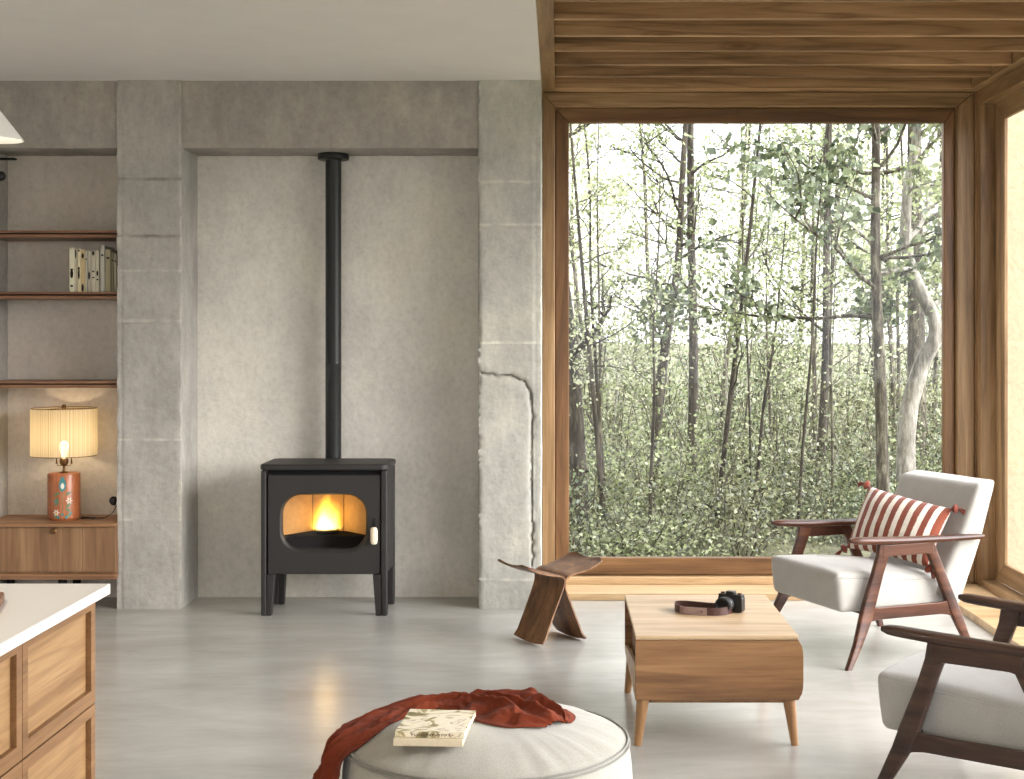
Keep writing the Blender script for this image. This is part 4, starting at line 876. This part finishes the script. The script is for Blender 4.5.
for c_, out_ in ((TL, Vector((-.35, .3, .15))), (TR, Vector((.5, -.3, .02))), (BRr, Vector((.30, -.80, -.45))), (BL, Vector((-.5, .1, -.3)))):
    out_.normalize(); p0 = c_; mbt = MB().tube([p0-out_*.004, p0+out_*.006, p0+out_*.013, p0+out_*.02, p0+out_*.024], [.010, .022, .025, .018, .012], 12)
    rt = random.Random(int(c_.x*1000))
    for k in range(26):
        dv = (out_*1.0+Vector((rt.uniform(-.35, .35), rt.uniform(-.35, .35), rt.uniform(-.5, .15)))).normalized(); mbt.tube([p0+out_*.02, p0+out_*.024+dv*.018+Vector((0, 0, -.002)), p0+out_*.022+dv*.038+Vector((0, 0, -.010))], [.0025, .003, .0015], 5)
    mbt.build('tassel', M_tass, pw)

# ------------------------------------------------------------------ pouf, throw, books
PC = Vector((-.205, 4.095, 0)); PR = .407; PZs = .33
pf = thing('pouf', 'large round grey canvas pouf with piped edge under the rust throw', 'pouf', tuple(PC))
def domez(r): return PZs+.066*(1-(min(r, PR)/PR)**3.2)
prof = [(0, .001), (.30, .001), (.37, .02), (.405, .07), (.420, .14), (.424, .20), (.420, .26), (.412, .31), (PR, PZs)]
n_ = 144
mb = MB(); vs = []
full = prof+[(PR*(1-k/16), domez(PR*(1-k/16))) for k in range(1, 17)]
for i, (r, z) in enumerate(full):
    for k in range(n_):
        a = 2*PI*k/n_; rr_ = r; zz = z
        wv = mn.noise(Vector((math.cos(a)*9, math.sin(a)*9, 3))) + .6*mn.noise(Vector((math.cos(a)*22, math.sin(a)*22, 7)))
        if i >= 9:
            e_ = math.exp(-((PR-r)/.13)**2)*(1-math.exp(-((PR-r)/.02)**2)); zz += .006*wv*e_+.002*mn.noise(Vector((r*12*math.cos(a), r*12*math.sin(a), 0)))
        elif 0 < i < 8: rr_ += .005*wv*math.exp(-((z-.29)/.08)**2)+.003*mn.noise(Vector((a*3, z*9, 0)))
        vs.append((PC.x+rr_*math.cos(a), PC.y+rr_*math.sin(a), zz))
m_ = len(full); mb.add(vs, [(i*n_+k, i*n_+(k+1) % n_, (i+1)*n_+(k+1) % n_, (i+1)*n_+k) for i in range(m_-1) for k in range(n_)])
mb.build('body', M_fabp, pf, smooth=60)
for rr_, zz in ((PR+.003, PZs+.002), (PR+.007, PZs-.008)):
    MB().tube([(PC.x+rr_*math.cos(a), PC.y+rr_*math.sin(a), zz+.0015*mn.noise(Vector((math.cos(a)*5, math.sin(a)*5, 0)))) for a in np.linspace(0, 2*PI, 121)], .0034, 7, cap=False).build('piping', M_pipef, pf)
# throw: strip lying over the top and down the side
cp = catmull([(.205, -.085, .100), (.15, -.03, .135), (.08, .03, .155), (.01, .085, .135), (-.07, .130, .09), (-.16, .150, .085), (-.27, .115, .10), (-.36, .045, .115), (-.42, -.045, .115), (-.49, -.11, .12), (-.57, -.165, .13), (-.66, -.20, .135), (-.75, -.23, .13)], 10)
def psurf(px_, py_, off):
    r = math.hypot(px_, py_); th = math.atan2(py_, px_); Re = PR+.018
    if r <= Re-.03: return Vector((px_, py_, domez(r)+off))
    arc = .05; q = r-(Re-.03)
    z0 = domez(Re-.03)
    if q < arc*PI/2:
        a = q/arc; return Vector(((Re-.03+(arc+off)*math.sin(a))*math.cos(th), (Re-.03+(arc+off)*math.sin(a))*math.sin(th), z0-arc+(arc+off)*math.cos(a)))
    d = q-arc*PI/2; return Vector(((Re-.03+arc+off+.42*d)*math.cos(th), (Re-.03+arc+off+.42*d)*math.sin(th), z0-arc-d))
def throw_fn(u, v):
    i = u*(len(cp)-1); k = min(int(i), len(cp)-2); f_ = i-k; c_ = cp[k].lerp(cp[k+1], f_); tg = cp[k+1]-cp[k]; tg.z = 0; tg.normalize(); nr = Vector((-tg.y, tg.x, 0))
    hw = c_.z; q = (v-.5)*2
    hw *= 1 - .45*max(0, 1-u/.07)**2
    hw *= 1+.10*mn.noise(Vector((u*9, 3 if q > 0 else 8, 0)))
    ph = q*11+4.0*mn.noise(Vector((u*6, q*1.5, 2)))+u*7
    bulk = interp(u, [0, .05, .2, .32, .42, .55, .7, 1], [.010, .024, .034, .022, .020, .018, .018, .040])
    edge = smoothstep(0, .22, 1-abs(q))
    off = .007+edge*bulk*(1-abs(math.sin(ph/2)))*.95+edge*.004*mn.noise(Vector((u*60, q*9, 1)))+edge*bulk*.55*mn.noise(Vector((u*17, q*3.3, 5)))+edge*bulk*.5*(1-q*q)
    p = Vector((c_.x, c_.y, 0))+nr*hw*q*(1+.0)
    p += tg*.012*mn.noise(Vector((u*12, q*4, 9)))
    S = psurf(p.x, p.y, max(off, .005)); S.z = max(S.z, .004)
    return (PC.x+S.x, PC.y+S.y, S.z)
th = MB().grid(throw_fn, 220, 84); tho = th.build('throw_blanket', M_throw, smooth=180, solid=.004)
tag(tho, 'rumpled rust red wool throw draped across the grey pouf', 'blanket')
# two stacked paperbacks
bM = Matrix.Translation((-.347, 3.915, .3935)) @ Matrix.Rotation(math.radians(-3), 4, 'Z') @ Matrix.Rotation(math.radians(1.0), 4, 'X')
def flatbook(name, lab, M_, w_, d, z0, z1, mcov, extra=None):
    b_ = thing(name, lab, 'book', tuple(M_.translation), 0, 'paperbacks stacked on the pouf')
    def P(x, y, z): return tuple(M_ @ Vector((x, y, z)))
    def bx(x0, x1, y0, y1, a, b, nm, m, bev=.001):
        mb = MB(); mb.box(x0, x1, y0, y1, a, b, M_); return mb.build(nm, m, b_, bevel=bev)
    bx(-w_/2, w_/2, -d/2, d/2, z1-.0012, z1, 'front_cover', mcov); bx(-w_/2, w_/2, -d/2, d/2, z0, z0+.0012, 'back_cover', mcov)
    bx(-w_/2, w_/2, -d/2, -d/2+.0012, z0+.0013, z1-.0013, 'spine', mcov); bx(-w_/2+.001, w_/2-.0015, -d/2+.0014, d/2-.002, z0+.0013, z1-.0013, 'pages', M_paper, 0)
    return b_, bx
def cover_mat():
    m, t, b = new_mat('botanical_cover'); v = coords(t, (9, 13, 9)); n = N(t, 'TexNoise', Scale=1.0, Detail=3, Distortion=2.2); t.links.new(v, n.inputs['Vector'])
    c = ramp(t, n.outputs['Fac'], [(.34, srgb(112, 104, 66)), (.42, srgb(168, 156, 108)), (.46, srgb(232, 222, 196)), (.60, srgb(236, 228, 204)), (.635, srgb(150, 128, 100)), (.66, srgb(228, 216, 188)), (.8, srgb(240, 234, 214))])
    t.links.new(c, b.inputs['Base Color']); b.inputs['Roughness'].default_value = .45; return m
M_cov2 = plain('kraft_cream', srgb(214, 200, 170), .7, nscale=120, namp=.05)
flatbook('book', 'plain cream paperback beneath the illustrated one on the grey pouf', bM, .190, .232, 0, .0185, M_cov2)
M2 = bM @ Matrix.Translation((.006, .010, .0187)) @ Matrix.Rotation(math.radians(-2), 4, 'Z')
b2, bx2 = flatbook('book', 'illustrated botanical paperback lying on top of the plain one on pouf', M2, .192, .22, 0, .015, cover_mat())
tm = MB(); rt = random.Random(8); x = -.05
while x < .06:
    w_ = rt.uniform(.004, .007)
    for (a, b, c, d) in rt.choice([[(0, 1, 0, .25), (0, .25, 0, 1)], [(0, .25, 0, 1), (.7, 1, 0, 1), (0, 1, .4, .6)], [(0, 1, .75, 1), (.35, .65, 0, .8)], [(0, .25, 0, 1), (0, 1, .75, 1), (.7, 1, .4, 1)]]):
        tm.box(x+w_*a, x+w_*b, -.1106, -.1100, .0045+.006*c, .0045+.006*d, M2)
    x += w_+.003
tm.build('title', M_leather, b2, smooth=0)

# ------------------------------------------------------------------ outside: ground, cream garden wall, woodland
def ground_mat():
    m, t, b = new_mat('forest_floor'); v = coords(t); n = N(t, 'TexNoise', Scale=1.2, Detail=9, Roughness=.75); t.links.new(v, n.inputs['Vector'])
    t.links.new(ramp(t, n.outputs['Fac'], [(.3, srgb(54, 52, 38)), (.5, srgb(96, 96, 70)), (.7, srgb(140, 136, 110))]), b.inputs['Base Color']); b.inputs['Roughness'].default_value = 1; bump(t, b, n.outputs['Fac'], .8, .06); return m
def gh(x, y): return -.32+.12*mn.noise(Vector((x*.25, y*.25, 0)))+ (y-8.5)*.012*(1 if y > 8.5 else 0)
g = MB().grid(lambda u, v: (lambda x, y: (x, y, gh(x, y) if y > 8.7 else -.34))(-60+130*u, -40+160*v), 130, 160)
struct(g.build('ground', ground_mat(), smooth=180))
M_gw = concrete('cream_render', srgb(186, 172, 144), streak=.25, pits=False, trowel=True, contrast=.05)
sbox('wall_garden', M_gw, 2.86, 5.4, 8.95, 9.15, -.4, 4.2, .01)

def leaf_mat(name, c1, c2, tr=.45):
    m, t, b = new_mat(name); out = t.nodes['Material Output']; t.nodes.remove(b)
    v = coords(t); n = N(t, 'TexNoise', Scale=2.5, Detail=2); t.links.new(v, n.inputs['Vector']); n2 = N(t, 'TexWhiteNoise'); vm = N(t, 'VectorMath', operation='SNAP'); vm.inputs[1].default_value = (.07, .07, .07); t.links.new(v, vm.inputs[0]); t.links.new(vm.outputs[0], n2.inputs['Vector'])
    ad = N(t, 'Math', operation='ADD'); t.links.new(n.outputs['Fac'], ad.inputs[0]); t.links.new(n2.outputs['Value'], ad.inputs[1]); dv = N(t, 'Math', operation='MULTIPLY'); dv.inputs[1].default_value = .5; t.links.new(ad.outputs[0], dv.inputs[0])
    col = ramp(t, dv.outputs[0], [(.25, c1), (.75, c2)])
    df = N(t, 'BsdfDiffuse'); tl = N(t, 'BsdfTranslucent'); gl = N(t, 'BsdfGlossy', Roughness=.35); m1 = N(t, 'MixShader'); m1.inputs[0].default_value = tr; m2 = N(t, 'MixShader'); m2.inputs[0].default_value = .06
    for q in (df, tl): t.links.new(col, q.inputs['Color'])
    t.links.new(df.outputs[0], m1.inputs[1]); t.links.new(tl.outputs[0], m1.inputs[2]); t.links.new(m1.outputs[0], m2.inputs[1]); t.links.new(gl.outputs[0], m2.inputs[2]); t.links.new(m2.outputs[0], out.inputs['Surface']); return m
L_near = leaf_mat('leaf_deep', srgb(50, 62, 42), srgb(136, 148, 112), .3)
L_mid = leaf_mat('leaf_fresh', srgb(84, 96, 58), srgb(184, 194, 144))
L_pale = leaf_mat('leaf_pale', srgb(128, 138, 96), srgb(212, 216, 178), .5)  # pale leaf tone; distance haze of the back rows is put into it
L_low = leaf_mat('leaf_undergrowth', srgb(48, 54, 36), srgb(160, 164, 124), .3)
def bark(name, a, b_, c):
    m, t, b = new_mat(name); v = coords(t, (9, 9, 2.2)); n = N(t, 'TexNoise', Scale=2.2, Detail=7, Roughness=.7); t.links.new(v, n.inputs['Vector'])
    t.links.new(ramp(t, n.outputs['Fac'], [(.35, a), (.5, b_), (.66, c)]), b.inputs['Base Color']); b.inputs['Roughness'].default_value = .95; bump(t, b, n.outputs['Fac'], .6, .02); return m
B_dark = bark('bark_dark', srgb(34, 30, 26), srgb(60, 54, 46), srgb(92, 86, 74))
B_grey = bark('bark_grey', srgb(40, 36, 30), srgb(78, 72, 60), srgb(136, 132, 114))
B_pale = bark('bark_pale', srgb(84, 80, 72), srgb(136, 132, 122), srgb(176, 172, 162))

def leaves_mesh(name, pts, size, m, par, rng, droop=.3):
    """thousands of small four-cornered leaves at pts (numpy)"""
    n = len(pts); d = rng.normal(size=(n, 3)); d[:, 2] = d[:, 2]*.6-droop; d /= np.linalg.norm(d, axis=1)[:, None]
    e = rng.normal(size=(n, 3)); e -= d*(e*d).sum(1)[:, None]; e /= np.linalg.norm(e, axis=1)[:, None]; nr = np.cross(d, e)
    s = size*rng.uniform(.6, 1.35, n)[:, None]; P = pts
    v = np.stack([P, P+d*s*.45+e*s*.36+nr*s*.08, P+d*s, P+d*s*.45-e*s*.36+nr*s*.08], 1).reshape(-1, 3)
    me = bpy.data.meshes.new(name); me.vertices.add(n*4); me.vertices.foreach_set('co', v.astype('f').ravel())
    me.loops.add(n*4); me.loops.foreach_set('vertex_index', np.arange(n*4)); me.polygons.add(n); me.polygons.foreach_set('loop_start', np.arange(n)*4)
    me.update(); me.validate(); me.materials.append(m); o = bpy.data.objects.new(name, me); C.objects.link(o); o.parent = par; return o
def tree(label, x, y, h, r, lean, leafm, barkm, size, nleaf, seed, nb=14, b0=.25, blen=1.6, group=None, trunk=None, name='forest_tree', droop=.3, up=.6, spread=.22):
    rd = random.Random(seed); rng = np.random.default_rng(seed); z0 = gh(x, y)-.05
    t = thing(name, label, 'tree', (x, y, z0), 0, group); mb = MB()
    if trunk: P = catmull(trunk, 6)
    else:
        P = catmull([(lean[0]*q+rd.uniform(-.05, .05)*h*.12*(q > 0), lean[1]*q+rd.uniform(-.05, .05)*h*.1*(q > 0), h*q) for q in (0, .2, .4, .6, .8, 1)], 5)
    n = len(P); mb.tube(P, [r*(1-.72*i/(n-1))*(1+.08*mn.noise(Vector((i*.7, seed, 0)))) for i in range(n)], 9)
    br = MB(); tips = []
    def branch(p, dr, L, rad, depth):
        pts = [p]; q = p.copy(); d = dr.copy(); k = 7
        for i in range(k):
            d = (d+Vector((rd.gauss(0, .16), rd.gauss(0, .16), rd.gauss(.03, .14)))).normalized(); q = q+d*L/k; pts.append(q.copy())
        br.tube(pts, [rad*(1-.8*i/k) for i in range(k+1)], 5 if depth == 0 else 4, cap=False)
        tips.append((pts, L, depth))
        if depth < 2:
            for i in range(2 if depth else 4):
                j = rd.randint(2, k-1); dd = (d+Vector((rd.gauss(0, .8), rd.gauss(0, .8), rd.gauss(.1, .5)))).normalized(); branch(pts[j], dd, L*rd.uniform(.4, .6), rad*.5, depth+1)
    for i in range(nb):
        f_ = b0+(1-b0)*(i+rd.random())/nb; pi = P[min(n-1, int(f_*(n-1)))]; a = rd.uniform(0, 2*PI)
        dr = Vector((math.cos(a), math.sin(a), up*rd.uniform(.2, 1.4))).normalized(); branch(pi, dr, blen*(1.15-.6*f_)*rd.uniform(.6, 1.2), r*.38*(1.1-.6*f_), 0)
    mb.build('trunk', barkm, t, world=False, smooth=80); br.build('branches', barkm, t, world=False, smooth=80, fix=False)
    if nleaf:
        seg = []
        wts = []
        for pts, L, dp in tips:
            for a, b in zip(pts[1+(dp == 0):-1], pts[2+(dp == 0):]): seg.append((*a, *b)); wts.append(L*(1, 1.6, 2)[dp])
        seg = np.array(seg); wts = np.array(wts)/sum(wts); k = rng.choice(len(seg), nleaf, p=wts); f_ = rng.random((nleaf, 1))
        pts = seg[k, :3]*(1-f_)+seg[k, 3:]*f_+rng.normal(size=(nleaf, 3))*spread*np.array([1, 1, .7])*rng.random((nleaf, 1))
        leaves_mesh('foliage', pts, size, leafm, t, rng, droop)
    return t
def tx(px_, Y): return (px_-558)*Y/F
# individual near trees, left to right
tree('thick dark leaning trunk at the left edge of the main window', tx(580, 13), 13, 7, .10, (-.55, .2), L_mid, B_dark, .045, 1900, 11, nb=12, blen=1.5)
tree('slender mottled tree with a bent trunk left of centre in the window', tx(655, 14.5), 14.5, 8, .062, (.42, .3), L_mid, B_dark, .045, 1900, 12, nb=16, blen=1.3, b0=.3, trunk=[(0, 0, 0), (.02, 0, 1.0), (.12, 0, 1.8), (.24, 0, 2.6), (.28, 0, 3.4), (.38, .1, 5), (.5, .2, 8)])
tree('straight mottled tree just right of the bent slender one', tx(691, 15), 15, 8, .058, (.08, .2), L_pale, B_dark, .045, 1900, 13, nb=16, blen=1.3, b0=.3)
tree('big leaved dark green tree overhanging the upper right of the window', tx(884, 11.8), 11.8, 6.2, .06, (-.12, .1), L_near, B_grey, .075, 5200, 14, nb=20, blen=1.6, b0=.28, droop=.7, spread=.16)
tree('pale twisted trunk beside the big leaved tree at window right', tx(905, 12.6), 12.6, 6.5, .095, (.25, .1), L_mid, B_pale, .06, 2600, 15, nb=10, blen=1.3, b0=.35, trunk=[(.02, 0, 0), (.03, .05, 1.0), (.16, .05, 1.55), (.28, .0, 1.9), (.06, .1, 2.5), (.02, 0, 3.1), (.12, 0, 4.0), (.0, .1, 6.2)])
tree('tall grey trunk behind the twisted pale one at window right', tx(918, 16), 16, 8.5, .12, (.0, .2), L_mid, B_grey, .05, 2200, 16, nb=12, blen=1.6)
tree('thin dark double stemmed tree right of the window centre', tx(818, 15), 15, 7.5, .05, (.2, .1), L_mid, B_dark, .045, 1900, 17, nb=14, blen=1.3)
tree('thin leaning sapling near the middle of the window view', tx(715, 12.5), 12.5, 4.8, .028, (.55, .1), L_mid, B_dark, .045, 1500, 18, nb=10, blen=.9)
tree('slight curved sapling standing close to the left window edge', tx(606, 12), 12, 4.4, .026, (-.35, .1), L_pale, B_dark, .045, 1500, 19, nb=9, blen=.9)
rd = random.Random(77); i = 0
G = 'woodland trees deep behind the window'
for row, (Y, n, h) in enumerate(((17.5, 6, 5.2), (21, 6, 5.6), (26, 6, 6.2), (33, 5, 6.0), (44, 4, 6.4))):
    span0, span1 = (500-558)*Y/F-Y*.12, (1000-558)*Y/F+Y*.12
    for k in range(n):
        x = span0+(span1-span0)*(k+.5+rd.uniform(-.4, .4))/n; y = Y+rd.uniform(-1.2, 1.2)*(1+row*.4)
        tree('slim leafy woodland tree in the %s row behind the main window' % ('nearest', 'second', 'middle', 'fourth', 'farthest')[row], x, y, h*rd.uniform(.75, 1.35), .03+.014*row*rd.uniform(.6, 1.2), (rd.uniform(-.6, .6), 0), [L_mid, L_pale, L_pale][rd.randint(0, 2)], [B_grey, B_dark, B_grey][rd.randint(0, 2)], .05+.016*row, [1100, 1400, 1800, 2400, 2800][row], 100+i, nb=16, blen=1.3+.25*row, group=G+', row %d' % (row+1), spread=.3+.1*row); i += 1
# bare-stemmed saplings standing between the trees
for k in range(34):
    Y = rd.uniform(11.5, 22); x = rd.uniform((540-558)*Y/F-.3, (960-558)*Y/F+.3)
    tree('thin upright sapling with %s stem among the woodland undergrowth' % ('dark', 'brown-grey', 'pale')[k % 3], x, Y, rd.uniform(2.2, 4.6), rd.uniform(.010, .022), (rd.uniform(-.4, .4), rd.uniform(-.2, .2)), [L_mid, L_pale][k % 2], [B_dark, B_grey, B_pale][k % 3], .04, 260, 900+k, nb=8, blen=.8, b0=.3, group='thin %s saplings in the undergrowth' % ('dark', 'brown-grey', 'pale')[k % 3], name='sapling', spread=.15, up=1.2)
# undergrowth shrubs
def shrub(label, x, y, h, w_, m, size, nleaf, seed, group=None):
    rd = random.Random(seed); rng = np.random.default_rng(seed); z0 = gh(x, y)-.03; t = thing('shrub', label, 'shrub', (x, y, z0), 0, group); mb = MB(); seg = []
    for k in range(14):
        a = rd.uniform(0, 2*PI); L = h*rd.uniform(.5, 1.1); d = Vector((math.cos(a)*w_*.5*rd.random(), math.sin(a)*w_*.5*rd.random(), 0)); p = d*.25; pts = [p.copy()]
        for j in range(5): p = p+Vector((d.x*.2+rd.gauss(0, .03), d.y*.2+rd.gauss(0, .03), L/5)); pts.append(p.copy())
        mb.tube(pts, [.009*(1-.7*j/5) for j in range(6)], 4, cap=False)
        for a_, b_ in zip(pts[:-1], pts[1:]): seg.append((*a_, *b_))
    mb.build('stems', B_grey, t, world=False, fix=False); seg = np.array(seg); k = rng.integers(0, len(seg), nleaf); f_ = rng.random((nleaf, 1))
    pts = seg[k, :3]*(1-f_)+seg[k, 3:]*f_+rng.normal(size=(nleaf, 3))*np.array([w_*.22, w_*.22, h*.08]); pts[:, 2] = np.maximum(pts[:, 2], .02)
    leaves_mesh('foliage', pts, size, m, t, rng, .1)
G2 = 'leafy undergrowth shrubs outside the main window'; i = 0
for rown, (Y, n, h, sz_) in enumerate(((10.9, 8, .6, .045), (12.2, 8, .8, .05), (14, 8, 1.1, .055), (16.5, 8, 1.5, .06), (20, 8, 1.9, .07), (25, 8, 2.3, .085))):
    for k in range(n):
        s0, s1 = (545-558)*Y/F-.6, (960-558)*Y/F+.8; x = s0+(s1-s0)*(k+.5+rd.uniform(-.3, .3))/n
        shrub(('ankle high leafy shrub right outside the main window', 'knee high leafy shrub near the main window', 'waist high leafy shrub among the saplings', 'tall leafy shrub behind the saplings', 'head high shrub deeper in the woodland', 'large pale shrub at the back of the woodland')[rown], x, Y+rd.uniform(-.5, .5)+(1.6 if x > 2.0 and Y < 13 else 0), h*rd.uniform(.7, 1.2), .9+.05*Y, [L_low, L_mid, L_low, L_near][rd.randint(0, 3)], sz_*.85, 1300, 500+i, G2+', row %d' % (rown+1)); i += 1
